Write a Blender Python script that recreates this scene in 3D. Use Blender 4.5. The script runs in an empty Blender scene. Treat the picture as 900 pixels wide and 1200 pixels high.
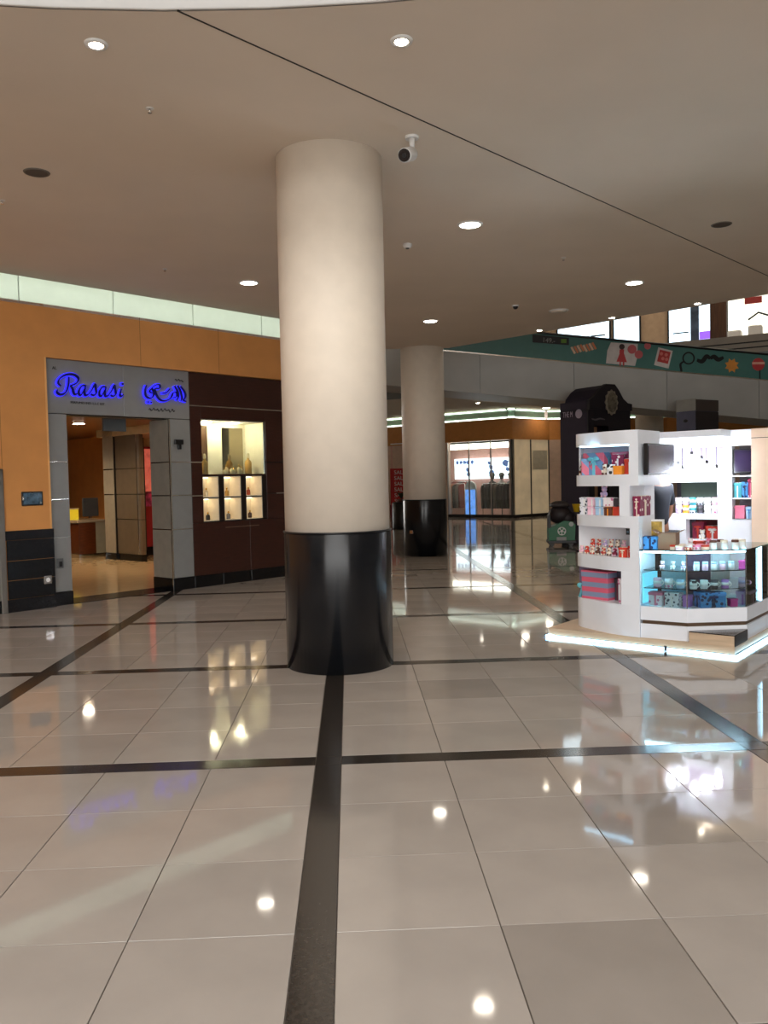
import bpy, bmesh, math, random
from mathutils import Vector, Matrix
random.seed(7)
scn = bpy.context.scene
COL = scn.collection
# ------------------------------------------------------------------ camera, world, big lights, exposure
F_PX, PITCH, ROLL, YAW, EYE = 977.7, 0.0379554, -0.0216923, 0.0402323, 1.6434
cam_d = bpy.data.cameras.new('camera'); cam = bpy.data.objects.new('camera', cam_d); COL.objects.link(cam)
cam_d.sensor_fit = 'VERTICAL'; cam_d.sensor_height = 36.0; cam_d.lens = F_PX / 1200.0 * 36.0
cam_d.clip_start = .05; cam_d.clip_end = 300
fw = Vector((math.sin(YAW), math.cos(YAW), 0)); rt = Vector((math.cos(YAW), -math.sin(YAW), 0)); up = Vector((0, 0, 1))
fw2 = math.cos(PITCH)*fw - math.sin(PITCH)*up; up2 = math.sin(PITCH)*fw + math.cos(PITCH)*up
r3 = math.cos(ROLL)*rt + math.sin(ROLL)*up2; u3 = -math.sin(ROLL)*rt + math.cos(ROLL)*up2
M3 = Matrix((r3, u3, -fw2)).transposed().to_4x4(); M3.translation = Vector((0, 0, EYE))
cam.matrix_world = M3
scn.camera = cam
vs = scn.view_settings
vs.view_transform = 'Standard'; vs.look = 'None'; vs.gamma = 1.0; vs.use_curve_mapping = False
vs.exposure = 0.3
world = bpy.data.worlds.new('sky'); scn.world = world; world.use_nodes = True
bg = world.node_tree.nodes['Background']; bg.inputs[0].default_value = (1.0, .988, .968, 1); bg.inputs[1].default_value = 5.0
# the round skylight opening over the atrium (portal: guides the daylight through the opening)
ATR = (-1.05, -4.4); ATR_R = 9.56
SKY = (-1.05, -6.5, 5.2)      # skylight centre x, y and radius
GAP = (-11.0, 9.0, -14.5, 8.6)     # unseen opening added in the back wall for low daylight: x0, x1, y, height
ld = bpy.data.lights.new('skylight_portal', 'AREA'); ld.shape = 'DISK'; ld.size = 2*SKY[2]
lo = bpy.data.objects.new('skylight_portal', ld); COL.objects.link(lo); lo.location = (SKY[0], SKY[1], 9.65)
ld.cycles.is_portal = True
ld = bpy.data.lights.new('back_gap_portal', 'AREA'); ld.shape = 'RECTANGLE'; ld.size = GAP[1]-GAP[0]; ld.size_y = GAP[3]
lo = bpy.data.objects.new('back_gap_portal', ld); COL.objects.link(lo); lo.location = ((GAP[0]+GAP[1])/2, GAP[2]-.25, GAP[3]/2); lo.rotation_euler = (math.radians(90), 0, 0)
ld.cycles.is_portal = True

# ------------------------------------------------------------------ helpers: materials
def lin(v):
    v /= 255.0
    return v/12.92 if v <= .04045 else ((v+.055)/1.055)**2.4
def C8(r, g, b): return (lin(r), lin(g), lin(b), 1)
MATS = {}
def mat(name, rgb, rough=.5, metal=0.0, emis=None, strength=0.0, noise=.04, scale=6.0, spec=.5, bump=0.0, bscale=40, coat=0.0, stretch=None):
    if name in MATS: return MATS[name]
    m = bpy.data.materials.new(name); m.use_nodes = True
    nt = m.node_tree; b = nt.nodes['Principled BSDF']
    col = C8(*rgb)
    b.inputs['Roughness'].default_value = rough; b.inputs['Metallic'].default_value = metal
    b.inputs['Specular IOR Level'].default_value = spec; b.inputs['Coat Weight'].default_value = coat
    b.inputs['Coat Roughness'].default_value = .05
    tc = nt.nodes.new('ShaderNodeTexCoord'); mp = nt.nodes.new('ShaderNodeMapping')
    nt.links.new(tc.outputs['Object'], mp.inputs['Vector'])
    if stretch: mp.inputs['Scale'].default_value = stretch
    nz = nt.nodes.new('ShaderNodeTexNoise'); nz.inputs['Scale'].default_value = scale; nz.inputs['Detail'].default_value = 5
    nt.links.new(mp.outputs[0], nz.inputs['Vector'])
    rp = nt.nodes.new('ShaderNodeValToRGB')
    rp.color_ramp.elements[0].position = .3; rp.color_ramp.elements[1].position = .7
    rp.color_ramp.elements[0].color = tuple(max(0, c*(1-noise*2)) for c in col[:3]) + (1,)
    rp.color_ramp.elements[1].color = tuple(min(1, c*(1+noise*2)) for c in col[:3]) + (1,)
    nt.links.new(nz.outputs['Fac'], rp.inputs['Fac']); nt.links.new(rp.outputs['Color'], b.inputs['Base Color'])
    if bump:
        n2 = nt.nodes.new('ShaderNodeTexNoise'); n2.inputs['Scale'].default_value = bscale
        nt.links.new(mp.outputs[0], n2.inputs['Vector'])
        bp = nt.nodes.new('ShaderNodeBump'); bp.inputs['Strength'].default_value = bump; bp.inputs['Distance'].default_value = .01
        nt.links.new(n2.outputs['Fac'], bp.inputs['Height']); nt.links.new(bp.outputs[0], b.inputs['Normal'])
    if emis:
        b.inputs['Emission Color'].default_value = C8(*emis); b.inputs['Emission Strength'].default_value = strength
    MATS[name] = m
    return m
def stripes(name, a, b_, axis=2, scale=8.0, rough=.5, diag=False):
    m = bpy.data.materials.new(name); m.use_nodes = True; nt = m.node_tree; b = nt.nodes['Principled BSDF']
    b.inputs['Roughness'].default_value = rough
    tc = nt.nodes.new('ShaderNodeTexCoord'); w = nt.nodes.new('ShaderNodeTexWave')
    w.wave_type = 'BANDS'; w.bands_direction = 'DIAGONAL' if diag else 'XYZ'[axis]; w.inputs['Scale'].default_value = scale
    nt.links.new(tc.outputs['Object'], w.inputs['Vector'])
    r = nt.nodes.new('ShaderNodeValToRGB'); r.color_ramp.interpolation = 'CONSTANT'
    r.color_ramp.elements[0].color = C8(*a); r.color_ramp.elements[1].position = .5; r.color_ramp.elements[1].color = C8(*b_)
    nt.links.new(w.outputs['Fac'], r.inputs['Fac']); nt.links.new(r.outputs['Color'], b.inputs['Base Color'])
    MATS[name] = m; return m
def spots(name, a, b_, scale=30.0, thr=.4, rough=.5):
    m = bpy.data.materials.new(name); m.use_nodes = True; nt = m.node_tree; b = nt.nodes['Principled BSDF']
    b.inputs['Roughness'].default_value = rough
    tc = nt.nodes.new('ShaderNodeTexCoord'); w = nt.nodes.new('ShaderNodeTexVoronoi'); w.inputs['Scale'].default_value = scale
    nt.links.new(tc.outputs['Object'], w.inputs['Vector'])
    r = nt.nodes.new('ShaderNodeValToRGB'); r.color_ramp.interpolation = 'CONSTANT'
    r.color_ramp.elements[0].color = C8(*b_); r.color_ramp.elements[1].position = thr; r.color_ramp.elements[1].color = C8(*a)
    nt.links.new(w.outputs['Distance'], r.inputs['Fac']); nt.links.new(r.outputs['Color'], b.inputs['Base Color'])
    MATS[name] = m; return m
def glass(name, tint=(235, 245, 245), refl=.12):
    m = bpy.data.materials.new(name); m.use_nodes = True; nt = m.node_tree; nt.nodes.remove(nt.nodes['Principled BSDF'])
    out = nt.nodes['Material Output']
    t = nt.nodes.new('ShaderNodeBsdfTransparent'); t.inputs[0].default_value = C8(*tint)
    g = nt.nodes.new('ShaderNodeBsdfGlossy'); g.inputs['Roughness'].default_value = .01
    fr = nt.nodes.new('ShaderNodeFresnel'); fr.inputs['IOR'].default_value = 1.5
    ad = nt.nodes.new('ShaderNodeMath'); ad.operation = 'MULTIPLY_ADD'; ad.inputs[1].default_value = 1.2; ad.inputs[2].default_value = refl*.3
    nt.links.new(fr.outputs[0], ad.inputs[0])
    mx = nt.nodes.new('ShaderNodeMixShader')
    nt.links.new(ad.outputs[0], mx.inputs[0]); nt.links.new(t.outputs[0], mx.inputs[1]); nt.links.new(g.outputs[0], mx.inputs[2])
    nt.links.new(mx.outputs[0], out.inputs['Surface'])
    MATS[name] = m; return m
def glow(name, rgb, strength): return mat(name, rgb, .6, emis=rgb, strength=strength, noise=0)

# palette
cream = mat('cream_paint', (232, 220, 204), .55, noise=.015)
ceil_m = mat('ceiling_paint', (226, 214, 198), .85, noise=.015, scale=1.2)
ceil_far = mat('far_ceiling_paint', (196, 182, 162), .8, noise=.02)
white_m = mat('white_paint', (232, 232, 230), .5, noise=.01)
orange = mat('ochre_paint', (216, 150, 84), .6, noise=.03, scale=3)
granite = mat('black_granite', (18, 18, 20), .22, noise=.25, scale=60, spec=.3)
granite_strip = mat('dark_granite_strip', (52, 47, 43), .14, noise=.2, scale=50)
gloss_black = mat('black_gloss_cladding', (13, 16, 21), .24, noise=.1)
_b = gloss_black.node_tree.nodes['Principled BSDF']; _t = gloss_black.node_tree.nodes.new('ShaderNodeTangent'); _t.direction_type = 'RADIAL'; _t.axis = 'Z'
_b.inputs['Anisotropic'].default_value = .85; _b.inputs['Anisotropic Rotation'].default_value = 0.25; gloss_black.node_tree.links.new(_t.outputs[0], _b.inputs['Tangent'])
steel_panel = mat('grey_panel', (146, 148, 148), .42, metal=.35, noise=.02)
steel_trim = mat('chrome_trim', (225, 225, 222), .14, metal=1.0)
dark_joint = mat('dark_joint', (30, 28, 27), .6)
wood_red = mat('dark_red_veneer', (54, 23, 15), .28, noise=.16, scale=5, stretch=(1, 1, 14), coat=.25)
wood_brown = mat('warm_wood', (76, 50, 34), .35, noise=.18, scale=4, stretch=(8, 8, .6))
wood_tan = mat('tan_laminate', (196, 170, 142), .4, noise=.08, scale=3, stretch=(1, 1, 10))
blackm = mat('black_plastic', (20, 20, 22), .4)
kiosk_white = mat('kiosk_white_lacquer', (236, 240, 248), .28, noise=.008)
kiosk_grey = mat('kiosk_inner_grey', (150, 148, 160), .5)
grout = mat('grout', (92, 84, 76), .8)
lamp_glow = glow('lamp_disc', (255, 244, 226), 26)
spot_glow = glow('spot_disc', (255, 240, 214), 40)
led_cove = glow('cove_led', (236, 250, 244), 5.0)
led_far = glow('far_cove_led', (240, 255, 244), 3.0)
led_cyan = glow('cyan_led', (176, 226, 255), 6.0)
led_case = glow('case_led', (200, 236, 255), 40.0)
clear = glass('clear_glass')
shelf_glass = glass('shelf_glass', (205, 238, 240), .25)
skin_m = mat('skin', (150, 104, 78), .55)

# floor tile: polished porcelain
def tile_mat(name, rgb):
    m = mat(name, rgb, .05, noise=.035, scale=2.2)
    nt = m.node_tree; b = nt.nodes['Principled BSDF']
    oi = nt.nodes.new('ShaderNodeObjectInfo'); hs = nt.nodes.new('ShaderNodeHueSaturation')
    mr = nt.nodes.new('ShaderNodeMapRange'); mr.inputs['To Min'].default_value = .95; mr.inputs['To Max'].default_value = 1.04
    nt.links.new(oi.outputs['Random'], mr.inputs['Value']); nt.links.new(mr.outputs[0], hs.inputs['Value'])
    src = b.inputs['Base Color'].links[0].from_socket
    nt.links.new(src, hs.inputs['Color']); nt.links.new(hs.outputs[0], b.inputs['Base Color'])
    nz = nt.nodes.new('ShaderNodeTexNoise'); nz.inputs['Scale'].default_value = 3.5; nz.inputs['Detail'].default_value = 2
    ge = nt.nodes.new('ShaderNodeNewGeometry'); nt.links.new(ge.outputs['Position'], nz.inputs['Vector'])
    bp = nt.nodes.new('ShaderNodeBump'); bp.inputs['Strength'].default_value = .06; bp.inputs['Distance'].default_value = .004
    nt.links.new(nz.outputs['Fac'], bp.inputs['Height']); nt.links.new(bp.outputs[0], b.inputs['Normal'])
    b.inputs['IOR'].default_value = 1.5
    return m
tile_a = tile_mat('porcelain_tile', (176, 168, 161))
tile_b = tile_mat('porcelain_tile_darker', (156, 148, 141))

# ------------------------------------------------------------------ helpers: geometry
class MB:
    def __init__(s): s.v = []; s.f = []; s.smooth = []
    def add(s, vs, fs, sm=False):
        o = len(s.v); s.v += [tuple(v) for v in vs]; s.f += [tuple(i+o for i in f) for f in fs]; s.smooth += [sm]*len(fs); return s
    def box(s, x0, x1, y0, y1, z0, z1, bev=0.0):
        if x1 < x0: x0, x1 = x1, x0
        if y1 < y0: y0, y1 = y1, y0
        if z1 < z0: z0, z1 = z1, z0
        if bev <= 0:
            vs = [(x, y, z) for z in (z0, z1) for y in (y0, y1) for x in (x0, x1)]
            return s.add(vs, [(0, 2, 3, 1), (4, 5, 7, 6), (0, 1, 5, 4), (2, 6, 7, 3), (0, 4, 6, 2), (1, 3, 7, 5)])
        b = min(bev, (x1-x0)*.45, (y1-y0)*.45, (z1-z0)*.45)
        ring = lambda i, z: [(x0+i, y0+b if i == 0 else y0+b, z)]
        P = [(x0+b, y0), (x1-b, y0), (x1, y0+b), (x1, y1-b), (x1-b, y1), (x0+b, y1), (x0, y1-b), (x0, y0+b)]
        Q = [(x0+b, y0+b*.9), (x1-b, y0+b*.9), (x1-b*.9, y0+b), (x1-b*.9, y1-b), (x1-b, y1-b*.9), (x0+b, y1-b*.9), (x0+b*.9, y1-b), (x0+b*.9, y0+b)]
        vs = [(x, y, z0) for x, y in Q] + [(x, y, z0+b) for x, y in P] + [(x, y, z1-b) for x, y in P] + [(x, y, z1) for x, y in Q]
        fs = [tuple(range(7, -1, -1)), tuple(range(24, 32))]
        for k in range(3):
            for i in range(8): fs.append((k*8+i, k*8+(i+1) % 8, k*8+8+(i+1) % 8, k*8+8+i))
        return s.add(vs, fs)
    def prism(s, poly, z0, z1):
        n = len(poly)
        area = sum(poly[i][0]*poly[(i+1) % n][1]-poly[(i+1) % n][0]*poly[i][1] for i in range(n))
        if area < 0: poly = poly[::-1]
        vs = [(x, y, z0) for x, y in poly] + [(x, y, z1) for x, y in poly]
        return s.add(vs, [tuple(range(n-1, -1, -1)), tuple(range(n, 2*n))] + [(i, (i+1) % n, n+(i+1) % n, n+i) for i in range(n)])
    def vprism(s, poly, y0, y1):      # polygon in xz extruded along y
        n = len(poly)
        area = sum(poly[i][0]*poly[(i+1) % n][1]-poly[(i+1) % n][0]*poly[i][1] for i in range(n))
        if area < 0: poly = poly[::-1]
        vs = [(x, y0, z) for x, z in poly] + [(x, y1, z) for x, z in poly]
        return s.add(vs, [tuple(range(n)), tuple(range(2*n-1, n-1, -1))] + [((i+1) % n, i, n+i, n+(i+1) % n) for i in range(n)])
    def lathe(s, prof, n=24, cx=0, cy=0, cz=0, sm=True, axis='z', sx=1, sy=1, caps=True):
        vs = []
        for r, z in prof:
            for i in range(n):
                a = 2*math.pi*i/n; p = (r*math.cos(a)*sx, r*math.sin(a)*sy, z)
                if axis == 'y': p = (p[0], p[2], -p[1])
                if axis == 'x': p = (p[2], p[1], -p[0])
                vs.append((p[0]+cx, p[1]+cy, p[2]+cz))
        fs = []
        for k in range(len(prof)-1):
            for i in range(n): fs.append((k*n+i, k*n+(i+1) % n, (k+1)*n+(i+1) % n, (k+1)*n+i))
        o = len(s.v); s.add(vs, fs, sm)
        if caps and prof[0][0] > 1e-4: s.f.append(tuple(o+i for i in range(n-1, -1, -1))); s.smooth.append(False)
        if caps and prof[-1][0] > 1e-4: s.f.append(tuple(o+(len(prof)-1)*n+i for i in range(n))); s.smooth.append(False)
        return s
    def ball(s, c, r, n=12, m=8, sx=1, sy=1, sz=1):
        prof = [(max(1e-5, r*math.sin(math.pi*k/m)), -r*math.cos(math.pi*k/m)*sz) for k in range(m+1)]
        return s.lathe(prof, n, c[0], c[1], c[2], True, 'z', sx, sy)
    def tube(s, pts, r, n=8, cap=True):
        pts = [Vector(p) for p in pts]; rs = r if isinstance(r, (list, tuple)) else [r]*len(pts)
        vs = []; up = Vector((0, 0, 1))
        for i, p in enumerate(pts):
            t = (pts[min(i+1, len(pts)-1)]-pts[max(i-1, 0)]).normalized()
            a = t.cross(up)
            if a.length < 1e-3: a = t.cross(Vector((0, 1, 0)))
            a.normalize(); b = a.cross(t).normalized()
            for k in range(n):
                an = 2*math.pi*k/n; vs.append(p+rs[i]*(math.cos(an)*a+math.sin(an)*b))
        fs = [(k*n+i, k*n+(i+1) % n, (k+1)*n+(i+1) % n, (k+1)*n+i) for k in range(len(pts)-1) for i in range(n)]
        o = len(s.v); s.add(vs, fs, True)
        if cap:
            s.f.append(tuple(o+i for i in range(n-1, -1, -1))); s.smooth.append(False)
            s.f.append(tuple(o+(len(pts)-1)*n+i for i in range(n))); s.smooth.append(False)
        return s
    def ribbon(s, pts, w, y0, y1, nib=None, grow=0.0):   # calligraphic stroke in xz, thickness y0..y1
        P = smooth(pts, 6); L = []; R = []
        for i, p in enumerate(P):
            t = (P[min(i+1, len(P)-1)]-P[max(i-1, 0)])
            if t.length < 1e-9: t = Vector((1, 0))
            t.normalize(); nn = Vector((-t.y, t.x)); f = i/(len(P)-1)
            ww = w*(.35+.65*math.sin(math.pi*min(1, max(0, .12+.76*f))))
            if nib is not None: ww *= .4+.75*abs(math.sin(math.atan2(t.y, t.x)-nib))
            ww += grow; L.append(p+nn*ww); R.append(p-nn*ww)
        n = len(P); vs = []
        for y in (y0, y1):
            vs += [(q.x, y, q.y) for q in L]+[(q.x, y, q.y) for q in R]
        fs = []
        for i in range(n-1):
            fs += [(i, n+i, n+i+1, i+1), (2*n+i, 2*n+i+1, 3*n+i+1, 3*n+i), (i, i+1, 2*n+i+1, 2*n+i), (n+i, 3*n+i, 3*n+i+1, n+i+1)]
        fs += [(0, 2*n, 3*n, n), (n-1, 2*n-1, 4*n-1, 3*n-1)]
        return s.add(vs, fs)
    def mesh(s, name, m):
        me = bpy.data.meshes.new(name); me.from_pydata(s.v, [], s.f); me.materials.append(m)
        me.polygons.foreach_set('use_smooth', s.smooth); me.update()
        return me
    def build(s, name, m, parent=None, label=None):
        o = bpy.data.objects.new(name, s.mesh(name, m)); COL.objects.link(o)
        if parent is not None: o.parent = parent
        if label: o['label'] = label
        return o
def smooth(pts, k):
    P = [Vector(p) for p in pts]
    if len(P) < 3: return [P[0].lerp(P[-1], i/4) for i in range(5)]
    out = []
    for i in range(len(P)-1):
        a, b, c, d = P[max(i-1, 0)], P[i], P[i+1], P[min(i+2, len(P)-1)]
        for j in range(k):
            t = j/k; out.append(.5*((2*b)+(c-a)*t+(2*a-5*b+4*c-d)*t*t+(3*b-a-3*c+d)*t**3))
    out.append(P[-1]); return out
def arc(cx, cz, r, a0, a1, n=16, rz=None):
    return [(cx+r*math.cos(math.radians(a0+(a1-a0)*i/n)), cz+(rz or r)*math.sin(math.radians(a0+(a1-a0)*i/n))) for i in range(n+1)]
def thing(name, label, cat, loc=(0, 0, 0), rz=0.0, group=None):
    o = bpy.data.objects.new(name, None); COL.objects.link(o); o.empty_display_size = .05
    o.location = loc; o.rotation_euler = (0, 0, rz); o['label'] = label; o['category'] = cat
    if group: o['group'] = group
    return o
def tag(o, label, cat, group=None, loc=None, rz=None):
    o['label'] = label; o['category'] = cat
    if group: o['group'] = group
    if loc is not None: o.location = loc
    if rz is not None: o.rotation_euler = (0, 0, rz)
    return o
def struct(name, mb, m, loc=None, rz=0, label=None):
    o = mb.build(name, m); o['kind'] = 'structure'
    if loc is not None: o.location = loc; o.rotation_euler = (0, 0, rz)
    if label: o['label'] = label
    return o
def dup(root, loc, rz=0, label=None, group=None):
    r = root.copy(); COL.objects.link(r); r.location = loc; r.rotation_euler = (0, 0, rz)
    if label: r['label'] = label
    if group: r['group'] = group
    for ch in list(root.children):
        c = ch.copy(); COL.objects.link(c); c.parent = r
        for g in list(ch.children):
            d = g.copy(); COL.objects.link(d); d.parent = c
    return r
def text_mesh(name, body, size, m, parent=None, ext=.003, align='CENTER'):
    cu = bpy.data.curves.new(name, 'FONT'); cu.body = body; cu.size = size; cu.extrude = ext; cu.align_x = align; cu.align_y = 'CENTER'
    t = bpy.data.objects.new('tmp', cu); COL.objects.link(t)
    dg = bpy.context.evaluated_depsgraph_get(); me = bpy.data.meshes.new_from_object(t.evaluated_get(dg))
    bpy.data.objects.remove(t); bpy.data.curves.remove(cu)
    me.transform(Matrix.Rotation(math.pi/2, 4, 'X')); me.materials.clear(); me.materials.append(m); me.name = name
    o = bpy.data.objects.new(name, me); COL.objects.link(o)
    if parent is not None: o.parent = parent
    return o
# frames: the diagonal shop wall (s along, d into the wall) and the kiosk (a leftwards along its front, b backwards)
WO = Vector((-3.96, 11.84)); WR = math.radians(45)
def WF(s, d, z=0): return (WO.x+(s-d)*math.sqrt(.5), WO.y+(s+d)*math.sqrt(.5), z)
W0 = (WO.x, WO.y, 0)
KO = Vector((3.37, 7.19)); KR = math.atan2(-.66, .75)
_ux = Vector((math.cos(KR), math.sin(KR))); _vy = Vector((-math.sin(KR), math.cos(KR)))
def KF(a, b, z=0): p = KO-_ux*a+_vy*b; return (p.x, p.y, z)
CEIL = 4.48

# ------------------------------------------------------------------ floor
T, SW, GX0, GY0 = .603, .1507, -.2373, 4.7962
PP = 4*T+SW
floor = struct('floor', MB().box(-22, 26, -18, 46, -.06, -.006), grout)
g = .0022
def tile_mesh(name, w, h, m, bev=.0012):
    x, y = w/2-g, h/2-g; i = bev
    return MB().add([(-x, -y, -.006), (x, -y, -.006), (x, y, -.006), (-x, y, -.006), (-x, -y, -.0012), (x, -y, -.0012), (x, y, -.0012), (-x, y, -.0012),
                     (-x+i, -y+i, 0), (x-i, -y+i, 0), (x-i, y-i, 0), (-x+i, y-i, 0)],
                    [(0, 1, 5, 4), (1, 2, 6, 5), (2, 3, 7, 6), (3, 0, 4, 7), (4, 5, 9, 8), (5, 6, 10, 9), (6, 7, 11, 10), (7, 4, 8, 11), (8, 9, 10, 11)]).mesh(name, m)
me_tile = tile_mesh('floor_tile', T, T, tile_a); me_tile_d = tile_mesh('floor_tile_darker', T, T, tile_b)
me_sx = tile_mesh('strip_across', 4*T, SW, granite_strip); me_sy = tile_mesh('strip_along', SW, 4*T, granite_strip); me_sq = tile_mesh('strip_crossing', SW, SW, granite_strip)
def in_frame(x, y, m=0):
    d = Vector((x, y, -EYE)); z = d.dot(fw2)
    if z < .3: return False
    px = 450+F_PX*d.dot(r3)/z; py = 600-F_PX*d.dot(u3)/z
    return -m < px < 900+m and py < 1200+m
cells = []; strips = []
kx0, kx1 = int((-21-GX0)/PP)-1, int((25-GX0)/PP)+1
for kx in range(kx0, kx1):
    for ky in range(-8, 17):
        bx, by = GX0+kx*PP, GY0+ky*PP
        strips.append((me_sq, bx+SW/2, by+SW/2)); strips.append((me_sx, bx+SW+2*T, by+SW/2)); strips.append((me_sy, bx+SW/2, by+SW+2*T))
        for i in range(4):
            for j in range(4): cells.append((bx+SW+(i+.5)*T, by+SW+(j+.5)*T))
seen = [c for c in cells if in_frame(c[0], c[1], 140) and c[1]-c[0] < 15.8]
seen.sort(key=lambda c: c[1]**2+c[0]**2); near = set(seen[:296])
darker = {(min(seen, key=lambda c: (c[0]-x)**2+(c[1]-y)**2)) for x, y in ((1.42, 3.85), (.75, 2.67), (.94, 6.3))}
rest = MB()
for c in cells:
    if c in near:
        o = bpy.data.objects.new('tile', me_tile_d if c in darker else me_tile); COL.objects.link(o); o.parent = floor; o.location = (c[0], c[1], 0)
    else:
        if not (-21 < c[0] < 25 and -17 < c[1] < 45): continue
        x, y = T/2-g, T/2-g
        rest.add([(c[0]-x, c[1]-y, 0), (c[0]+x, c[1]-y, 0), (c[0]+x, c[1]+y, 0), (c[0]-x, c[1]+y, 0), (c[0]-x, c[1]-y, -.006), (c[0]+x, c[1]-y, -.006), (c[0]+x, c[1]+y, -.006), (c[0]-x, c[1]+y, -.006)],
                 [(0, 1, 2, 3), (4, 5, 1, 0), (5, 6, 2, 1), (6, 7, 3, 2), (7, 4, 0, 3)])
rs = rest.build('distant_tiles', tile_a, floor); rs['kind'] = 'stuff'
restb = MB()
ns = 0
for me, x, y in sorted(strips, key=lambda s: s[1]**2+s[2]**2):
    if (in_frame(x, y, 700) and y < 22 and y-x < 16.5 and ns < 110):
        o = bpy.data.objects.new('strip', me); COL.objects.link(o); o.parent = floor; o.location = (x, y, 0); ns += 1
    elif -21 < x < 25 and -17 < y < 45:
        restb.add([(v.co.x+x, v.co.y+y, v.co.z) for v in me.vertices], [tuple(p.vertices) for p in me.polygons])
rb = restb.build('distant_strips', granite_strip, floor); rb['kind'] = 'stuff'

# ------------------------------------------------------------------ ceilings, slabs, roof
N = 96
hole = [(ATR[0]+ATR_R*math.cos(2*math.pi*i/N), ATR[1]+ATR_R*math.sin(2*math.pi*i/N)) for i in range(N)]
outer = [(-20.5, -4.7), (.55, 16.35), (.55, 18.15), (2.2, 18.15), (6.75, 13.19), (8.6, 11.2), (25, 11.2), (25, -17), (-20.5, -17)]
bm = bmesh.new()
def loop(poly, z): 
    v = [bm.verts.new((x, y, z)) for x, y in poly]
    return v, [bm.edges.new((v[i], v[(i+1) % len(v)])) for i in range(len(v))]
for z in (CEIL, 5.35):
    v1, e1 = loop(outer, z); v2, e2 = loop(hole, z)
    bmesh.ops.triangle_fill(bm, use_beauty=True, use_dissolve=False, edges=e1+e2)
    if z == CEIL: a1, a2 = v1, v2
    else: b1, b2 = v1, v2
for A, B in ((a1, b1),):
    for i in range(len(A)): bm.faces.new((A[i], A[(i+1) % len(A)], B[(i+1) % len(A)], B[i]))
bmesh.ops.recalc_face_normals(bm, faces=bm.faces)
me = bpy.data.meshes.new('ceiling'); bm.to_mesh(me); bm.free(); me.materials.append(ceil_m)
o = bpy.data.objects.new('ceiling', me); COL.objects.link(o); o['kind'] = 'structure'
# bright fascia ring round the atrium opening
fr = MB(); vs = []; 
for i in range(N):
    a = 2*math.pi*i/N; ca, sa = math.cos(a), math.sin(a)
    for r, z in ((ATR_R+.01, CEIL+.004), (ATR_R-.03, CEIL+.004), (ATR_R-.03, 6.3), (ATR_R+.01, 6.3)): vs.append((ATR[0]+r*ca, ATR[1]+r*sa, z))
fr.add(vs, [(4*i+k, 4*((i+1) % N)+k, 4*((i+1) % N)+(k+1) % 4, 4*i+(k+1) % 4) for i in range(N) for k in range(4)], True)
struct('trim_1', fr, white_m, label='white curved fascia round the atrium opening')
# dark joint running across the ceiling
p0, p1 = Vector((-.965, 5.15)), Vector((7.2, 13.0)); d = (p1-p0).normalized(); nn = Vector((-d.y, d.x))*.006
struct('trim_2', MB().prism([tuple(p0+nn), tuple(p1+nn), tuple(p1-nn), tuple(p0-nn)], CEIL-.003, CEIL+.02), dark_joint, label='thin dark joint across the ceiling')
# far ceiling beyond the void, with slab fascia
fl0 = Vector((3.39, 28.25)); fd = Vector((.842, -.539))
A = fl0-fd*14; B = fl0+fd*24
far_poly = [tuple(A), tuple(B), (26, 46), (-20, 46)]
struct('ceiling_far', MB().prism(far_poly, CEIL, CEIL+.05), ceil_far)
fn = Vector((fd.y, -fd.x))
if fn.y > 0: fn = -fn
fas = mat('slab_fascia', (118, 124, 128), .5, noise=.03)
fas2 = mat('slab_fascia_light', (168, 156, 142), .6, noise=.02)
def along(name, t0, t1, off, z0, z1, th, m):
    p = fl0+fd*t0+fn*off; r = fl0+fd*t1+fn*off; q = fn*th
    return struct(name, MB().prism([tuple(p), tuple(r), tuple(r+q), tuple(p+q)], z0, z1), m)
along('trim_3', -14, 24, 0, CEIL-.005, 5.0, .06, fas)
along('trim_4', -14, 24, 0, 5.0, 5.5, .06, fas2)
for k, z in enumerate((5.12, 5.27)): along('trim_%d' % (5+k), -14, 24, .06, z, z+.035, .02, dark_joint)
struct('floor_upper', MB().prism([tuple(A), tuple(B), (26, 46), (-20, 46)], 5.35, 5.42), fas2)
bm = bmesh.new()
for z in (9.4, 9.6):
    v1, e1 = loop([(-21, -18), (26, -18), (26, 46), (-21, 46)], z); v2, e2 = loop([(SKY[0]+SKY[2]*math.cos(2*math.pi*i/48), SKY[1]+SKY[2]*math.sin(2*math.pi*i/48)) for i in range(48)], z)
    bmesh.ops.triangle_fill(bm, use_beauty=True, use_dissolve=False, edges=e1+e2)
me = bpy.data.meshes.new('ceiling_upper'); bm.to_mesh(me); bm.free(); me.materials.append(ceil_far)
o = bpy.data.objects.new('ceiling_upper', me); COL.objects.link(o); o['kind'] = 'structure'

# walls behind and beside the camera, never in view but they bounce the daylight
struct('wall_back', MB().box(-22, GAP[0], GAP[2]-.2, GAP[2], 0, 9.4).box(GAP[1], 26, GAP[2]-.2, GAP[2], 0, 9.4).box(GAP[0], GAP[1], GAP[2]-.2, GAP[2], GAP[3], 9.4), cream)
struct('wall_right', MB().box(26, 26.2, -18, 46, 0, 9.4), cream)
struct('wall_left_outer', MB().box(-21.2, -21, -18, 46, 0, 9.4), cream)

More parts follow.
